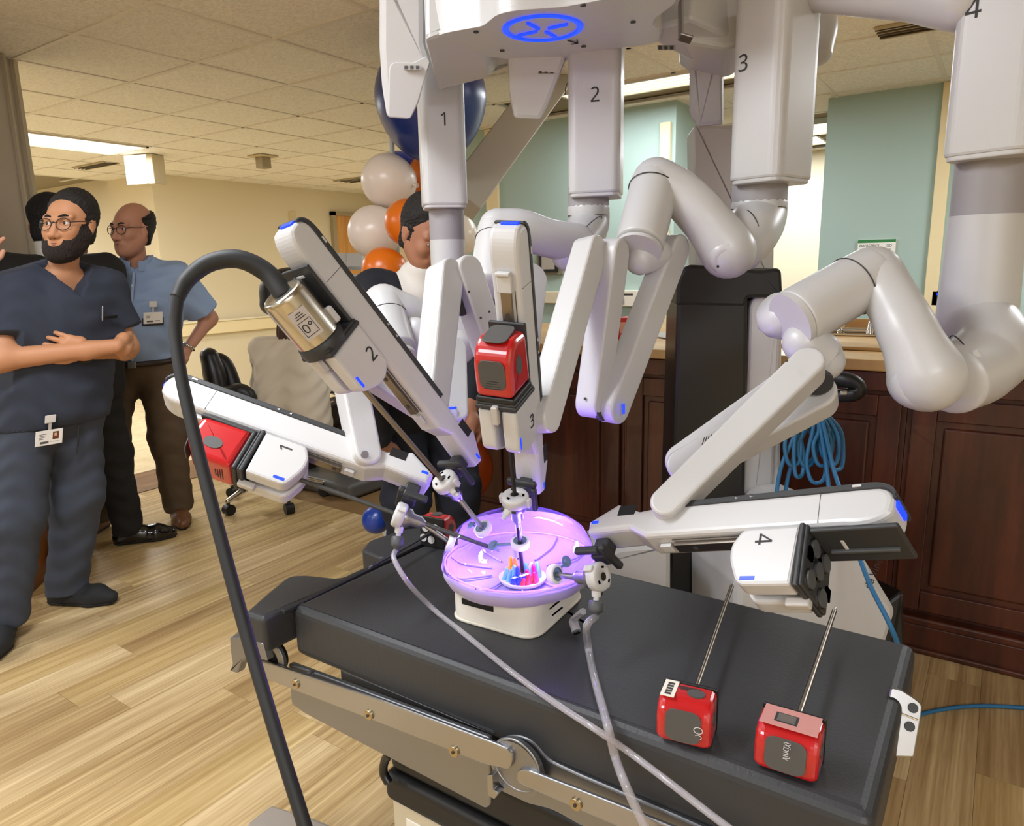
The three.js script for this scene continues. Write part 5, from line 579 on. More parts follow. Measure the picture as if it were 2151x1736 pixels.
// J: joints in the person's own frame (x to their left, y up, z forward)
function person(o) {
  const t = thing('person', o.label, 'person'); t.position.set(o.at[0], 0, o.at[1]); t.rotation.y = o.yaw * Math.PI / 180; t.updateMatrixWorld(true);
  const inv = t.matrixWorld.clone().invert(), loc = (v) => { const q = v.clone().applyMatrix4(inv); return [q.x, q.y, q.z]; };
  const J = o.joints(loc), k = 0.035; const skin = mat(o.skin, 0.55);
  const bones = []; const pts = []; const B = (a, b, r0, r1) => { bones.push(cap3(a, b, r0, r1)); pts.push(a, b); };
  const mid = (a, b, f) => [0, 1, 2].map((i) => a[i] + (b[i] - a[i]) * f);
  B(J.hipL, J.hipR, 0.08, 0.08); B(mid(J.hipL, J.hipR, 0.5), J.chest, 0.085, 0.085); B(mid(J.shL, J.shR, 0.3), mid(J.shL, J.shR, 0.7), 0.06, 0.06); B(J.shL, J.shR, 0.042, 0.042); B(J.neck, J.head, 0.054, 0.05);
  for (const s of ['L', 'R']) { B(J['sh' + s], J['el' + s], 0.05, 0.042); B(J['el' + s], J['wr' + s], 0.042, 0.029); B(J['hip' + s], J['kn' + s], 0.07, 0.05); B(J['kn' + s], J['an' + s], 0.05, 0.034); B([J['an' + s][0], 0.055, J['an' + s][2]], mid([J['an' + s][0], 0.045, J['an' + s][2]], [J['to' + s][0], 0.034, J['to' + s][2]], 0.75), 0.028, 0.022); }
  const [lo, hi] = boundsOf(pts, 0.16); const bodyF = blend(bones, k);
  const HM = new THREE.Matrix4().compose(V(...J.head).add(V(0, 0.05, 0.015)), new THREE.Quaternion().setFromEuler(new THREE.Euler(o.headPitch || 0, (o.headYaw || 0), o.headRoll || 0, 'YXZ')), V(1, 1, 1).multiplyScalar(o.headScale || 1));
  const geos = [netMesh(bodyF, lo, hi, 0.013), headGeo0.clone().applyMatrix4(HM)];
  for (const s of ['L', 'R']) { const h = o['hand' + s]; if (!h) continue; const w = V(...J['wr' + s]), d = h.dir ? V(...h.dir) : w.clone().sub(V(...J['el' + s])); geos.push(handGeo(w, d, V(...h.n), h.curl ?? 0.35, s === 'L' ? (h.flip ? -1 : 1) : (h.flip ? 1 : -1), h.spread)); }
  part(t, 'body', geos, skin, o.bodyLabel || 'bare skin of face, neck and arms');
  const hp = (name, g, m, label) => part(t, name, g.applyMatrix4(HM), m, label);
  if (o.hair) hp('hair', netMesh(hairFields[o.hair], [-0.125, -0.24, -0.15], [0.125, 0.17, 0.14], 0.005), mat(o.hairColor, 0.75), o.hairLabel);
  if (o.beard) hp('beard', netMesh(beardField, [-0.11, -0.145, -0.04], [0.11, 0.03, 0.14], 0.004), mat(o.beard, 0.85), 'dark trimmed beard');
  if (o.face) { const ew = mat(0xe9e4df, 0.3), ir = mat(0x241a14, 0.25), hc = mat(o.browColor ?? o.hairColor, 0.85);
    for (const s of [-1, 1]) { const e = new THREE.SphereGeometry(0.0115, 14, 10); e.translate(s * 0.031, 0.0095, 0.0785); hp('eye', e, ew); const i = new THREE.SphereGeometry(0.0064, 12, 8); i.translate(s * 0.031 + (o.gaze || 0) * 0.004, 0.0095, 0.0852); hp('iris', i, ir); hp('eyelid', limb([V(s * 0.031 - 0.015, 0.013, 0.0845), V(s * 0.031, 0.0185, 0.0895), V(s * 0.031 + 0.015, 0.013, 0.0845)], [0.002, 0.0034, 0.002], 8, 8), skin); hp('eyelid', limb([V(s * 0.031 - 0.015, 0.006, 0.084), V(s * 0.031, 0.0015, 0.0885), V(s * 0.031 + 0.015, 0.006, 0.084)], [0.0018, 0.003, 0.0018], 8, 8), skin); hp('eyebrow', limb([V(s * 0.014, 0.031, 0.0975), V(s * 0.03, 0.036, 0.0935), V(s * 0.048, 0.03, 0.0805)], [0.0035, 0.0045, 0.0022], 10, 8), hc); }
    hp('lips', merge([limb([V(-0.02, -0.0585, 0.0895), V(-0.006, -0.055, 0.096), V(0, -0.0565, 0.0965), V(0.006, -0.055, 0.096), V(0.02, -0.0585, 0.0895)], [0.0012, 0.0038, 0.0035, 0.0038, 0.0012], 16, 8), limb([V(-0.018, -0.0605, 0.09), V(0, -0.0655, 0.0955), V(0.018, -0.0605, 0.09)], [0.001, 0.005, 0.001], 12, 8)]), mat(o.lips ?? 0x9c5f52, 0.5)); hp('mouth_line', limb([V(-0.019, -0.0595, 0.0925), V(0, -0.0605, 0.1), V(0.019, -0.0595, 0.0925)], [0.0008, 0.0012, 0.0008], 8, 6), mat(0x4a2620, 0.7));
    for (const s of [-1, 1]) { const q = new THREE.SphereGeometry(0.0032, 8, 6); q.translate(s * 0.007, -0.0425, 0.107); hp('nostril', q, mat(0x4a2a20, 0.8)); } }
  if (o.glasses) { const gm = mat(0x2a2523, 0.35), rim = []; for (const s of [-1, 1]) { const tr = new THREE.TorusGeometry(0.0225, 0.0016, 6, 32); tr.scale(1.05, 0.92, 1); tr.rotateY(s * 0.18); tr.translate(s * 0.0315, 0.006, 0.1); rim.push(tr, limb([V(s * 0.054, 0.012, 0.095), V(s * 0.074, 0.014, 0.05), V(s * 0.083, 0.01, -0.005)], [0.0016, 0.0016, 0.0016], 12, 6)); } rim.push(limb([V(-0.009, 0.01, 0.103), V(0, 0.014, 0.106), V(0.009, 0.01, 0.103)], [0.0016, 0.0016, 0.0016], 8, 6)); const fr = hp('glasses', merge(rim), gm, 'thin dark glasses'); for (const s of [-1, 1]) { const ln = new THREE.CircleGeometry(0.0215, 24); ln.rotateY(s * 0.18); ln.translate(s * 0.0315, 0.006, 0.1); part(fr, 'lens', ln.applyMatrix4(HM), phys(0xffffff, 0.03, { transmission: 1, thickness: 0, side: THREE.DoubleSide })); } }
  for (const c of o.clothes(J, mid)) { const [l2, h2] = boundsOf(c.pts, c.pad ?? 0.2); const cut = c.cut || (() => -1), base = blend(c.f, c.k ?? 0.06), wr = c.wrinkle ?? 0.004; const f = (x, y, z) => Math.max(base(x, y, z) + wr * (Math.sin(y * 46 + x * 21 + 3 * Math.sin(x * 17 + z * 13)) * Math.sin(y * 23 - z * 31 + x * 9)), cut(x, y, z)); part(t, c.name, netMesh(f, l2, h2, c.cell ?? 0.012), c.mat, c.label); }
  if (o.extra) o.extra(t, J, HM, loc);
  if (o.lean) { const w = V(o.lean[0], 0, o.lean[1]).applyAxisAngle(up, -t.rotation.y), S = new THREE.Matrix4().set(1, w.x, 0, 0, 0, 1, 0, 0, 0, w.z, 1, 0, 0, 0, 0, 1), seen = new Set(); t.traverse((m) => { if (m.isMesh && !seen.has(m.geometry)) { seen.add(m.geometry); m.geometry.applyMatrix4(S); } }); }
  return t;
}
function trousers(J, mid, m, loose, label, waist = 0.04) { const c = mid(J.hipL, J.hipR, 0.5), up2 = [c[0] + (J.chest[0] - c[0]) * 0.2, c[1] + 0.09, c[2] + (J.chest[2] - c[2]) * 0.2]; return { name: 'trousers', mat: m, label, k: 0.05, wrinkle: 0.005, pts: [J.hipL, J.hipR, J.knL, J.knR, J.anL, J.anR, up2], f: [cap3(J.hipL, J.hipR, 0.118, 0.118), cap3(c, up2, 0.13, 0.128), ...['L', 'R'].flatMap((s) => [cap3(J['hip' + s], J['kn' + s], 0.105, 0.082 + loose), cap3(J['kn' + s], J['an' + s], 0.08 + loose, 0.068 + loose)])], cut: (x, y, z) => Math.max(y - (c[1] + waist + 0.06), 0.055 - y) }; }
function shoes(t, J, m, label, w = 0.045, low) { for (const s of ['L', 'R']) { const a = J['an' + s], b = J['to' + s], d = V(b[0] - a[0], 0, b[2] - a[2]).normalize(), heel = [a[0] - d.x * 0.04, 0.035, a[2] - d.z * 0.04], toe = [a[0] + d.x * 0.2, 0.03, a[2] + d.z * 0.2], ball = [a[0] + d.x * 0.13, 0.036, a[2] + d.z * 0.13], f = blend([cap3(heel, ball, 0.04, 0.046), cap3(ball, toe, 0.046, 0.03), cap3([a[0], 0.07, a[2]], [a[0] + d.x * 0.05, 0.055, a[2] + d.z * 0.05], 0.045, 0.04)], 0.03), [lo, hi] = boundsOf([heel, toe, ball, a], 0.07); const sh = part(t, 'shoe', netMesh((x, y, z) => Math.max(f(x, y, z), 0.004 - y), lo, hi, 0.008), m, label); part(sh, 'sole', netMesh((x, y, z) => Math.max(f(x, y, z) - 0.004, y - 0.016, 0.001 - y), lo, hi, 0.006), mat(low ?? 0x161412, 0.7)); } }
function badge(t, p, n, ex, ey, photo) { const g = sub(t, 'id_badge'); const q = (dx, dy, dz) => p.clone().addScaledVector(ex, dx).addScaledVector(ey, dy).addScaledVector(n, dz); part(g, 'reel', obox(q(0, 0.07, 0.004), ex, ey, n, 0.036, 0.03, 0.008, 0.003), mat(0xdad6d2, 0.5)); part(g, 'strap', obox(q(0, 0.042, 0.004), ex, ey, n, 0.01, 0.03, 0.002, 0), mat(0xb8b4ae, 0.5)); const tex = canvasTex(256, 160, (c, w, h) => { c.fillStyle = '#eeeae2'; c.fillRect(0, 0, w, h); c.fillStyle = '#3a3a40'; for (let i = 0; i < 4; i++) c.fillRect(30, 34 + i * 18, 70 - i * 9, 6); c.fillStyle = '#55555a'; c.fillRect(40, 118, 84, 26); if (photo) { c.fillStyle = '#6a3a2a'; c.fillRect(160, 20, 62, 86); c.fillStyle = '#d8b090'; c.fillRect(176, 36, 26, 34); } else { c.fillStyle = '#3a4656'; c.fillRect(150, 120, 70, 10); } c.fillStyle = '#888'; c.fillRect(134, 128, 90, 4); }); part(g, 'card', obox(q(0, 0, 0.004), ex, ey, n, 0.09, 0.058, 0.003, 0.002), mat(0xe8e4dc, 0.5)); const pl = new THREE.PlaneGeometry(0.086, 0.054); pl.applyMatrix4(basis(ex, ey, n, q(0, 0, 0.0062))); part(g, 'card_print', pl, mat(0xffffff, 0.5, { map: tex })); if (!photo) part(g, 'card_holder', obox(q(0, -0.02, 0.001), ex, ey, n, 0.1, 0.04, 0.003, 0.003), M.black); }
const fabric = (c, r = 0.85) => mat(c, r, { bumpMap: grainTex, bumpScale: 0.0006 });

// man in scrubs with crossed arms
person({ label: 'bearded man in navy scrubs and glasses standing with crossed arms', at: [-3.2, -1.13], lean: [0.183, -0.126], yaw: 96, headYaw: -1.05, headPitch: 0.06, skin: 0xc98f68, hair: 'short', hairColor: 0x1a1411, hairLabel: 'short black hair', beard: 0x231914, face: true, glasses: true, gaze: -0.3, lips: 0x9a5d50,
  joints: () => ({ hipL: [0.085, 0.9, 0], hipR: [-0.085, 0.9, 0], chest: [0.0, 1.25, 0.0], shL: [0.18, 1.345, -0.01], shR: [-0.18, 1.345, -0.01], neck: [0, 1.4, 0.0], head: [0.0, 1.515, 0.02], elL: [0.245, 1.085, 0.07], wrL: [0.0, 1.105, 0.2], elR: [-0.245, 1.1, 0.09], wrR: [0.075, 1.12, 0.255], knL: [0.115, 0.48, 0.03], anL: [0.125, 0.08, -0.01], toL: [0.2, 0.04, 0.16], knR: [-0.14, 0.48, 0.06], anR: [-0.16, 0.08, 0.07], toR: [-0.27, 0.04, 0.22] }),
  handR: { n: [0.2, -0.1, -1], dir: [0.9, 0.05, -0.35], curl: 0.4 }, handL: { n: [-0.2, 0.1, -0.9], dir: [-0.85, 0.35, -0.25], curl: 0.3 },
  clothes: (J, mid) => { const navy = fabric(0x343a48, 0.9), c = mid(J.hipL, J.hipR, 0.5); return [
    { name: 'scrub_top', mat: navy, label: 'navy scrub top with short sleeves and V neck', k: 0.06, wrinkle: 0.005, pts: [J.hipL, J.hipR, J.shL, J.shR, J.elL, J.elR, J.chest], f: [cap3([0.09, 0.86, 0.01], [0.1, 1.2, 0.01], 0.125, 0.125), cap3([-0.09, 0.86, 0.01], [-0.1, 1.2, 0.01], 0.125, 0.125), cap3([0.0, 0.9, 0.03], [0, 1.26, 0.02], 0.13, 0.13), cap3([-0.12, 1.29, -0.01], [0.12, 1.29, -0.01], 0.1, 0.1), cap3([0.03, 1.385, -0.015], J.shL, 0.07, 0.064), cap3([-0.03, 1.385, -0.015], J.shR, 0.07, 0.064), cap3(J.shL, mid(J.shL, J.elL, 0.72), 0.066, 0.08), cap3(J.shR, mid(J.shR, J.elR, 0.72), 0.066, 0.08)], cut: (x, y, z) => { let d = 0.82 - y; const v = Math.max(Math.abs(x) * 1.3 + (1.305 - y), -z); d = Math.max(d, -v > 0 && z > 0 ? -v : -1); d = Math.max(d, y - 1.46 + Math.abs(x) * 0.3); for (const s of ['L', 'R']) { const e = J['el' + s], h = J['sh' + s], tt = ((x - h[0]) * (e[0] - h[0]) + (y - h[1]) * (e[1] - h[1]) + (z - h[2]) * (e[2] - h[2])) / ((e[0] - h[0]) ** 2 + (e[1] - h[1]) ** 2 + (e[2] - h[2]) ** 2); if (Math.abs(x) > 0.2 && y > 0.98) d = Math.max(d, (tt - 0.72) * 0.28); } return d; } },
    { ...trousers(J, mid, fabric(0x3f4552, 0.9), 0.014, 'loose navy scrub trousers', -0.03) } ]; },
  extra: (t, J) => { shoes(t, J, fabric(0x1f2022, 0.8), 'black cloth shoe'); badge(t, V(-0.09, 0.795, 0.152), V(-0.25, 0.05, 1).normalize(), V(1, 0, 0.25).normalize(), up.clone(), true); part(t, 'pen', limb([V(0.075, 1.215, 0.158), V(0.075, 1.265, 0.152)], [0.004, 0.004], 6, 8), M.steel); part(t, 'name_tag', box(0.045, 0.012, 0.006, 0.115, 1.225, 0.153, 0.002), M.black); part(t, 'watch', ring(V(-0.003, 1.1, 0.196), V(-1, 0.1, 0.5), 0.034, 0.007, 24), M.black); part(t, 'sleeve_logo', disc(V(-0.235, 1.215, 0.085), V(-0.5, 0, 1).normalize(), 0.006, 0.002, 10), M.white); part(t, 'drawstring', limb([V(0.03, 0.81, 0.135), V(0.032, 0.74, 0.138), V(0.03, 0.7, 0.136)], [0.004, 0.004, 0.003], 8, 6), M.dark); } });
// man in a pale blue shirt, hand on hip
person({ label: 'balding man in pale blue shirt and brown trousers, hand on hip', at: [-3.93, -1.965], lean: [0.095, -0.065], yaw: 52, headYaw: -0.62, headPitch: 0.1, headScale: 1.06, skin: 0xbd876c, hair: 'bald', hairColor: 0x17120f, hairLabel: 'dark hair round the sides of a bald crown', face: true, glasses: true, lips: 0x8c5348,
  joints: () => ({ hipL: [0.09, 0.92, 0], hipR: [-0.09, 0.92, 0], chest: [0, 1.28, 0.02], shL: [0.195, 1.36, -0.01], shR: [-0.195, 1.36, -0.01], neck: [0, 1.42, 0.0], head: [-0.01, 1.56, 0.035], elL: [0.345, 1.13, -0.12], wrL: [0.24, 0.97, -0.02], elR: [-0.29, 1.12, -0.04], wrR: [-0.25, 0.88, 0.08], knL: [0.15, 0.5, 0.02], anL: [0.2, 0.08, 0], toL: [0.24, 0.04, 0.16], knR: [-0.14, 0.5, 0.03], anR: [-0.2, 0.08, 0.03], toR: [-0.26, 0.04, 0.18] }),
  handL: { n: [-0.6, 0, -0.6], dir: [-0.45, -0.6, 0.5], curl: 0.3 }, handR: { n: [0.8, 0, 0.2], curl: 0.35 },
  clothes: (J, mid) => { const blue = fabric(0x8fa4c4, 0.85); return [
    { name: 'shirt', mat: blue, label: 'pale blue short-sleeved shirt', k: 0.06, wrinkle: 0.006, pts: [J.hipL, J.hipR, J.shL, J.shR, J.elL, J.elR, J.chest, [0, 1.1, 0.15]], f: [cap3([0.08, 0.96, 0.0], [0.1, 1.25, 0.0], 0.13, 0.13), cap3([-0.08, 0.96, 0.0], [-0.1, 1.25, 0.0], 0.13, 0.13), ell([0, 1.1, 0.07], [0.175, 0.19, 0.155]), cap3([-0.12, 1.3, -0.01], [0.12, 1.3, -0.01], 0.105, 0.105), cap3([0.03, 1.41, -0.015], J.shL, 0.072, 0.07), cap3([-0.03, 1.41, -0.015], J.shR, 0.072, 0.07), cap3([0, 1.4, -0.01], [0, 1.455, 0.0], 0.07, 0.066), cap3(J.shL, mid(J.shL, J.elL, 0.8), 0.074, 0.085), cap3(J.shR, mid(J.shR, J.elR, 0.8), 0.074, 0.082)], cut: (x, y, z) => { let d = Math.max(0.925 - y, y - 1.475); const v = Math.max(Math.abs(x) * 1.1 + (1.41 - y), -z); d = Math.max(d, z > 0.02 ? -v : -1); for (const s of ['L', 'R']) { const e = J['el' + s], h = J['sh' + s], tt = ((x - h[0]) * (e[0] - h[0]) + (y - h[1]) * (e[1] - h[1]) + (z - h[2]) * (e[2] - h[2])) / ((e[0] - h[0]) ** 2 + (e[1] - h[1]) ** 2 + (e[2] - h[2]) ** 2); if (Math.abs(x) > 0.2) d = Math.max(d, (tt - 0.82) * 0.3); } return d; } },
    trousers(J, mid, fabric(0x5b4a37, 0.9), 0.012, 'loose brown trousers', -0.02),
    { name: 'collar', mat: blue, k: 0.02, wrinkle: 0, cell: 0.007, pts: [[0, 1.45, 0.03]], pad: 0.14, f: [(x, y, z) => Math.abs(Math.hypot(x, z - 0.01) - 0.074) - 0.007], cut: (x, y, z) => Math.max(1.425 - y - (z > 0 ? z * 0.35 : 0), y - 1.485 + (z > 0 ? z * 0.4 : 0), z > 0.045 ? (0.018 - Math.abs(x)) : -1) } ]; },
  extra: (t, J) => { shoes(t, J, mat(0x6b4426, 0.45), 'tan leather shoe', 0.045, 0x2a1a10); badge(t, V(0.105, 1.165, 0.2), V(0.3, -0.05, 1).normalize(), V(1, 0, -0.3).normalize(), up.clone(), false); part(t, 'belt', (() => { const g = new THREE.TorusGeometry(0.158, 0.016, 8, 48); g.rotateX(Math.PI / 2); g.scale(1.26, 1, 0.98); g.translate(0, 0.925, 0.004); return g; })(), mat(0x2a1a12, 0.45), 'dark brown belt'); part(t, 'belt_buckle', box(0.04, 0.034, 0.008, 0.0, 0.925, 0.178, 0.003), M.steel); part(t, 'watch', ring(V(0.245, 0.985, -0.03), V(-0.6, -0.9, 0.4), 0.035, 0.008, 24), M.chrome); part(t, 'shirt_placket', limb([V(0, 1.39, 0.098), V(0, 1.25, 0.165), V(0, 1.1, 0.226), V(0, 0.95, 0.172)], [0.009, 0.009, 0.009, 0.009], 16, 6), fabric(0x9aaecb, 0.85)); for (const [y, z] of [[1.33, 0.139], [1.24, 0.18], [1.15, 0.222], [1.06, 0.232]]) part(t, 'button', disc(V(0, y, z), V(0, 0.2, 1).normalize(), 0.006, 0.004, 10), M.white); } });
// man in a dark suit seen from behind
person({ label: 'man in dark suit with black hair seen from behind, partly hidden', at: [-3.72, -1.64], yaw: 262, headYaw: 0.35, skin: 0xb98a6a, hair: 'full', hairColor: 0x0c0a0a, hairLabel: 'thick black hair',
  joints: (loc) => { const h = loc(P(172, 585, 3.62)), e = loc(P(150, 680, 3.6)); return { hipL: [0.09, 0.92, 0], hipR: [-0.09, 0.92, 0], chest: [0, 1.28, 0], shL: [0.2, 1.4, 0], shR: [-0.2, 1.4, 0], neck: [0, 1.43, 0], head: [0, 1.575, 0.01], elL: [0.26, 1.12, 0.02], wrL: [0.24, 0.9, 0.1], elR: e, wrR: h, knL: [0.1, 0.5, 0.02], anL: [0.1, 0.08, 0], toL: [0.13, 0.04, 0.16], knR: [-0.12, 0.5, 0.0], anR: [-0.14, 0.08, -0.02], toR: [-0.3, 0.04, -0.1] }; },
  handR: { n: [0.1, 0.1, -1], dir: [-0.1, 1, 0.1], curl: 0.3, spread: 0.35 }, handL: { n: [0, 0, 1], curl: 0.4 },
  clothes: (J, mid) => [ { name: 'jacket', mat: fabric(0x1a1513, 0.85), label: 'dark suit jacket', wrinkle: 0.004, pts: [J.hipL, J.hipR, J.shL, J.shR, J.elL, J.elR, J.wrL, J.wrR], f: [cap3([0.09, 0.86, 0], [0.1, 1.25, 0], 0.135, 0.135), cap3([-0.09, 0.86, 0], [-0.1, 1.25, 0], 0.135, 0.135), cap3(J.shL, J.shR, 0.088, 0.088), cap3(J.shL, J.elL, 0.075, 0.065), cap3(J.elL, mid(J.elL, J.wrL, 0.9), 0.062, 0.05), cap3(J.shR, J.elR, 0.075, 0.06), cap3(J.elR, mid(J.elR, J.wrR, 0.85), 0.058, 0.046)], cut: (x, y) => Math.max(0.76 - y, y - 1.5) }, { name: 'shirt_collar', mat: fabric(0xd9d4cc, 0.8), label: 'white shirt collar', k: 0.02, wrinkle: 0, cell: 0.007, pts: [[0, 1.47, 0]], pad: 0.15, f: [(x, y, z) => Math.abs(Math.hypot(x, z) - 0.075) - 0.01], cut: (x, y, z) => Math.max(1.44 - y, y - 1.545) }, trousers(J, mid, fabric(0x15120f, 0.85), 0.006, 'dark suit trousers', 0) ],
  extra: (t, J) => shoes(t, J, phys(0x0d0b0a, 0.2, { clearcoat: 0.6 }), 'polished black shoe') });
// someone standing at the picture edge, one raised hand in view
person({ label: 'person at the wall edge with a raised hand and dark red nails', at: [-2.72, -0.5], yaw: 110, headYaw: 0, skin: 0xcf9a7c, hair: 'long', hairColor: 0x2a1c14, face: true, browColor: 0x2a1c14,
  joints: (loc) => ({ hipL: [0.085, 0.88, 0], hipR: [-0.085, 0.88, 0], chest: [0, 1.2, 0], shL: [0.17, 1.3, 0], shR: [-0.17, 1.3, 0], neck: [0, 1.33, 0], head: [0, 1.45, 0.02], elL: loc(P(-110, 650, 2.42)), wrL: loc(P(-62, 560, 2.45)), elR: [-0.24, 1.04, 0], wrR: [-0.22, 0.82, 0.06], knL: [0.1, 0.47, 0.02], anL: [0.1, 0.08, 0], toL: [0.12, 0.04, 0.16], knR: [-0.1, 0.47, 0.02], anR: [-0.1, 0.08, 0], toR: [-0.12, 0.04, 0.16] }),
  handL: { n: [-0.3, 0, 1], dir: [0.5, 0.85, 0.15], curl: 0.3 }, handR: { n: [0.6, 0, 0.3], curl: 0.4 },
  clothes: (J, mid) => [{ name: 'top', mat: fabric(0x3a3436, 0.85), label: 'dark top', pts: [J.hipL, J.hipR, J.shL, J.shR, J.elL, J.elR], f: [cap3([0.08, 0.84, 0], [0.08, 1.2, 0], 0.115, 0.115), cap3([-0.08, 0.84, 0], [-0.08, 1.2, 0], 0.115, 0.115), cap3(J.shL, J.shR, 0.07, 0.07), cap3(J.shL, J.elL, 0.065, 0.055), cap3(J.shR, J.elR, 0.065, 0.055)], cut: (x, y) => Math.max(0.78 - y, y - 1.38) }, trousers(J, mid, fabric(0x22242a, 0.85), 0.004, 'dark trousers', 0)],
  extra: (t, J) => shoes(t, J, mat(0x141212, 0.4), 'dark shoe') });
// man in a navy jacket bending over behind the arms
person({ label: 'man in navy jacket and white shirt looking down behind the first arm', at: [-1.82, -2.06], yaw: 62, headYaw: 0.18, headPitch: 0.62, skin: 0xa8745a, hair: 'short', hairColor: 0x15110f, hairLabel: 'short black hair', face: true, browColor: 0x1a1412, lips: 0x87493f,
  joints: (loc) => { const hd = loc(P(893, 520, 2.45)), s1 = loc(P(790, 622, 2.5)), s2 = loc(P(985, 630, 2.58)); return { hipL: [0.09, 0.93, -0.04], hipR: [-0.09, 0.93, -0.04], chest: [0, 1.22, 0.0], shL: s2, shR: s1, neck: [(s1[0] + s2[0]) / 2, s1[1] + 0.04, (s1[2] + s2[2]) / 2 + 0.02], head: hd, elL: loc(P(1010, 780, 2.5)), wrL: loc(P(985, 862, 2.36)), elR: loc(P(770, 800, 2.45)), wrR: loc(P(800, 930, 2.6)), knL: [0.11, 0.5, 0.02], anL: [0.12, 0.08, 0], toL: [0.15, 0.04, 0.16], knR: [-0.11, 0.5, 0.02], anR: [-0.12, 0.08, 0], toR: [-0.15, 0.04, 0.16] }; },
  handL: { n: [-0.4, -0.6, 0.3], curl: 0.5 }, handR: { n: [0.4, -0.6, 0.3], curl: 0.5 },
  clothes: (J, mid) => { const navy = fabric(0x11131c, 0.85), f = [cap3([0.1, 0.86, -0.02], [0.11, 1.2, 0], 0.135, 0.135), cap3([-0.1, 0.86, -0.02], [-0.11, 1.2, 0], 0.135, 0.135), cap3(J.shL, J.shR, 0.088, 0.088), cap3(J.shL, J.elL, 0.078, 0.066), cap3(J.elL, mid(J.elL, J.wrL, 0.62), 0.064, 0.056), cap3(J.shR, J.elR, 0.078, 0.066), cap3(J.elR, mid(J.elR, J.wrR, 0.85), 0.064, 0.052)]; return [
    { name: 'jacket', mat: navy, label: 'dark navy jacket', pts: [J.hipL, J.hipR, J.shL, J.shR, J.elL, J.elR, J.wrL, J.wrR, [0, 0.8, 0]], f, cut: (x, y, z) => Math.max(0.74 - y, y - (J.neck[1] + 0.09), z > 0.03 ? 0.035 + (y - 1.0) * 0.16 - Math.abs(x - J.neck[0]) : -1) },
    { name: 'shirt', mat: fabric(0xd8d3cb, 0.8), label: 'white open-necked shirt', pts: [J.hipL, J.hipR, J.shL, J.shR], f: [cap3([0, 0.92, 0.0], [0, 1.22, 0.015], 0.125, 0.125), cap3(mid(J.shL, J.shR, 0.25), mid(J.shL, J.shR, 0.75), 0.085, 0.085), cap3(J.neck, mid(J.neck, J.head, 0.35), 0.075, 0.068)], cut: (x, y, z) => 0.9 - y },
    trousers(J, mid, fabric(0x151a28, 0.85), 0.006, 'dark blue trousers', 0) ]; },
  extra: (t, J) => shoes(t, J, mat(0x141212, 0.4), 'dark shoe') });
// seated woman in a pale linen jacket
person({ label: 'seated woman in pale linen jacket seen from behind on an office chair', at: [-3.5, -2.74], yaw: 205, headYaw: 0.1, headPitch: 0.25, skin: 0xc99a7a, hair: 'long', hairColor: 0x4a3020, hairLabel: 'brown shoulder-length hair',
  joints: () => ({ hipL: [0.1, 0.52, 0], hipR: [-0.1, 0.52, 0], chest: [0, 0.8, 0.03], shL: [0.17, 0.93, 0.05], shR: [-0.17, 0.93, 0.05], neck: [0, 0.96, 0.06], head: [0, 1.07, 0.11], elL: [0.26, 0.7, 0.16], wrL: [0.2, 0.72, 0.38], elR: [-0.26, 0.7, 0.16], wrR: [-0.2, 0.72, 0.38], knL: [0.14, 0.5, 0.42], anL: [0.12, 0.09, 0.36], toL: [0.13, 0.04, 0.52], knR: [-0.14, 0.5, 0.42], anR: [-0.2, 0.09, 0.3], toR: [-0.24, 0.04, 0.46] }),
  handL: { n: [0, -1, 0.1], curl: 0.4 }, handR: { n: [0, -1, 0.1], curl: 0.4 },
  clothes: (J, mid) => [{ name: 'jacket', mat: fabric(0xd2c6b2, 0.9), label: 'creased pale linen jacket', wrinkle: 0.007, pts: [J.hipL, J.hipR, J.shL, J.shR, J.elL, J.elR, J.wrL, J.wrR, [0, 0.45, -0.08]], f: [cap3([0.1, 0.5, -0.02], [0.09, 0.84, 0.03], 0.15, 0.125), cap3([-0.1, 0.5, -0.02], [-0.09, 0.84, 0.03], 0.15, 0.125), cap3(J.shL, J.shR, 0.08, 0.08), cap3(J.shL, J.elL, 0.075, 0.068), cap3(J.elL, mid(J.elL, J.wrL, 0.85), 0.066, 0.05), cap3(J.shR, J.elR, 0.075, 0.068), cap3(J.elR, mid(J.elR, J.wrR, 0.85), 0.066, 0.05)], cut: (x, y, z) => Math.max(0.42 - y + (z > 0 ? z * 0.6 : 0), y - 1.0) }, { ...trousers(J, mid, fabric(0x3a2b22, 0.9), 0.01, 'dark brown trousers', -0.02) }],
  extra: (t, J) => shoes(t, J, mat(0xb98f6c, 0.5), 'tan sandal') });

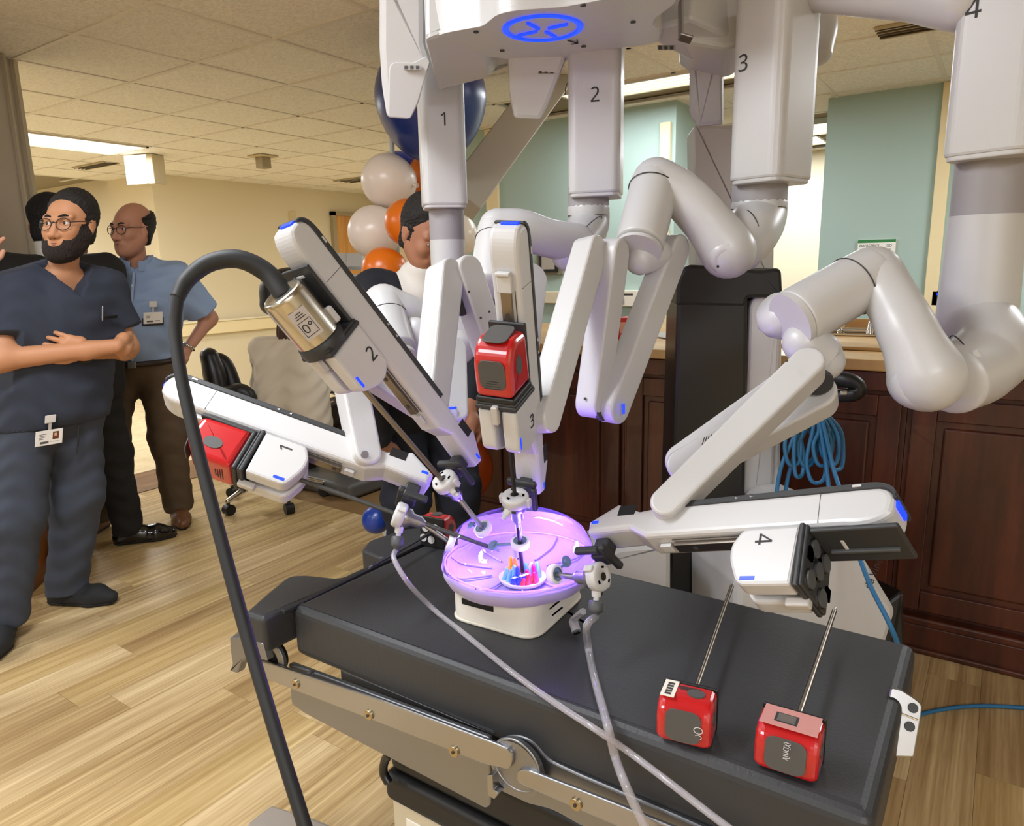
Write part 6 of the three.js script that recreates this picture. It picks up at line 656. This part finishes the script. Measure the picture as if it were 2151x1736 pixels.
// ---------------------------------------------------------------- office chair and surgeon console
{ const t = thing('office_chair', 'black office chair with chrome star base under the seated woman', 'chair'), c = V(-3.6, 0, -2.62); const hub = 0.13;
  for (let k = 0; k < 5; k++) { const a = k * Math.PI * 2 / 5 + 0.35, d = V(Math.cos(a), 0, Math.sin(a)), e = c.clone().addScaledVector(d, 0.3); const l = part(t, 'base_leg', limb([c.clone().setY(0.14), c.clone().addScaledVector(d, 0.14).setY(0.135), e.clone().setY(0.085)], [0.026, 0.022, 0.016], 12, 10), M.chrome, 'polished chrome leg'); part(l, 'caster', [cyl(e.clone().setY(0.032).addScaledVector(V(d.z, 0, -d.x), -0.024), e.clone().setY(0.032).addScaledVector(V(d.z, 0, -d.x), 0.024), 0.032, 0.032, 18)], M.black); part(l, 'caster_stem', cyl(e.clone().setY(0.03), e.clone().setY(0.09), 0.01), M.dark); }
  part(t, 'gas_lift', [cyl(c.clone().setY(0.08), c.clone().setY(0.36), 0.026), cyl(c.clone().setY(0.12), c.clone().setY(0.18), 0.036)], M.black); part(t, 'seat', obox(V(c.x, 0.4, c.z), CR.clone().setY(0).normalize(), up, CR.clone().setY(0).normalize().cross(up), 0.46, 0.08, 0.46, 0.035), M.blackGloss);
  const R = CR.clone().setY(0).normalize(), Bk = R.clone().cross(up); part(t, 'backrest', limb([P(440, 750, 4.28), P(452, 790, 4.3), P(462, 850, 4.32), P(470, 905, 4.34)], [0.055, 0.07, 0.072, 0.06], 20, 16), M.blackGloss, 'black padded backrest'); part(t, 'back_rim', limb([P(430, 745, 4.35), P(470, 760, 4.36), P(492, 812, 4.36), P(505, 845, 4.36)], [0.028, 0.04, 0.045, 0.04], 16, 14), M.black); part(t, 'armrest', limb([P(470, 828, 4.18), P(505, 822, 4.16), P(524, 832, 4.16), P(520, 858, 4.17)], [0.04, 0.048, 0.04, 0.03], 14, 14), M.black); part(t, 'backrest_bracket', limb([P(440, 890, 4.35), P(455, 930, 4.36), P(500, 950, 4.36)], [0.025, 0.025, 0.022], 12, 10), M.black); }
{ const t = thing('surgeon_console', 'white and black viewing console in front of the seated woman', 'console'); const d = 4.75;
  part(t, 'hood', limb([P(568, 640, d), P(575, 600, d), P(620, 588, d), P(690, 600, d), P(740, 620, d)], [0.07, 0.085, 0.085, 0.08, 0.06], 24, 18), M.black, 'black padded hood'); part(t, 'head_shell', slab([[690, 585, 0.05], [735, 575], [790, 610], [790, 720], [640, 720], [640, 640]], P(710, 640, d - 0.1), cdir(0, 0, 1).setY(0).normalize(), 0.4, 0.03, 0.02), M.white); part(t, 'side_arm', [obox(P(705, 548, d), CR, CU, CT, 0.22, 0.085, 0.1, 0.008), obox(P(748, 550, d), CR, CU, CT, 0.11, 0.095, 0.11, 0.008)], M.white, 'white beam'); part(t, 'arm_rest', obox(P(705, 815, d - 0.35), CR, up, CR.clone().cross(up), 0.4, 0.05, 0.12, 0.02), M.black); part(t, 'column', span(P(760, 800, d).x - 0.1, P(760, 800, d).x + 0.1, 0.1, 1.2, P(760, 800, d).z - 0.15, P(760, 800, d).z + 0.1, 0.03), M.white); part(t, 'foot_tray', span(P(740, 1000, d).x - 0.3, P(740, 1000, d).x + 0.3, 0.0, 0.1, P(740, 1000, d).z - 0.3, P(740, 1000, d).z + 0.3, 0.03), mat(0x5a5854, 0.5)); }
single('storage_panel', 'orange wood cabinet side beyond the seated woman', 'cabinet', metreUV(span(-4.3, -3.9, 0, 0.72, -4.35, -4.3, 0.005), 0, 1, 1), mat(0xa8622c, 0.5));

// ---------------------------------------------------------------- balloons
const latex = (c) => phys(c, 0.3, { transmission: 0.05, thickness: 0, clearcoat: 0.25, clearcoatRoughness: 0.3 });
{ const q = P(828, 400, 3.5), t = thing('balloon_stand', 'thin white pole and foot carrying the balloon column', 'balloon stand'); part(t, 'pole', cyl(V(q.x, 0.02, q.z), V(q.x, 2.1, q.z), 0.012), M.white); part(t, 'foot', cyl(V(q.x, 0, q.z), V(q.x, 0.025, q.z), 0.16, 0.15, 28), M.white); }
{ const mk = (x, y, rpx, d, col, label, tilt = [0, -1, 0]) => { const c = P(x, y, d), r = rpx * d / F, t = thing('balloon', label, 'balloon', 'balloon column'); const dir = V(...tilt).normalize(); part(t, 'skin', lathe(c, dir, [...Array(25)].map((_, i) => { const a = i / 24 * Math.PI; return [Math.sin(a) * r * (1 - 0.06 * Math.max(0, -Math.cos(a))), -Math.cos(a) * r * (a > Math.PI / 2 ? 1.12 : 1)]; }), 40), latex(col)); part(t, 'knot', lathe(c.clone().addScaledVector(dir, r * 1.1), dir, [[0.004, 0], [0.009, 0.006], [0.004, 0.014], [0.011, 0.024]], 12), latex(col)); };
  mk(905, 205, 117, 3.32, 0x14307c, 'large dark blue balloon on top of the balloon column'); mk(838, 372, 52, 3.75, 0x1238b8, 'blue balloon half hidden behind the upper white balloon'); mk(815, 380, 56, 3.35, 0xf3e6dc, 'white balloon under the large blue one', [1, -0.2, -0.2]); mk(786, 488, 55, 3.35, 0xf3e6dc, 'white balloon beside the door, above an orange one', [1, 0.1, -0.2]); mk(858, 468, 50, 3.05, 0xe8740e, 'orange balloon behind the head of the leaning man', [0.3, -0.4, -0.6]); mk(895, 372, 42, 3.7, 0xe8740e, 'orange balloon peeking out beside the first arm column', [0, 0.4, -0.8]); mk(806, 566, 46, 3.05, 0xe8740e, 'orange balloon over the shoulder of the leaning man', [1, 0, -0.4]); mk(960, 495, 44, 3.4, 0xf6ecdc, 'cream balloon to the right of the first arm column', [-1, 0, -0.2]); mk(965, 985, 72, 3.05, 0xb84e10, 'orange balloon low beside the mahogany cabinets', [-0.4, 0.6, 0]); mk(790, 1092, 30, 3.15, 0x1c3f9c, 'small blue balloon near the floor behind the table', [0.6, 0.5, 0]); }
renderer.render(scene, camera);
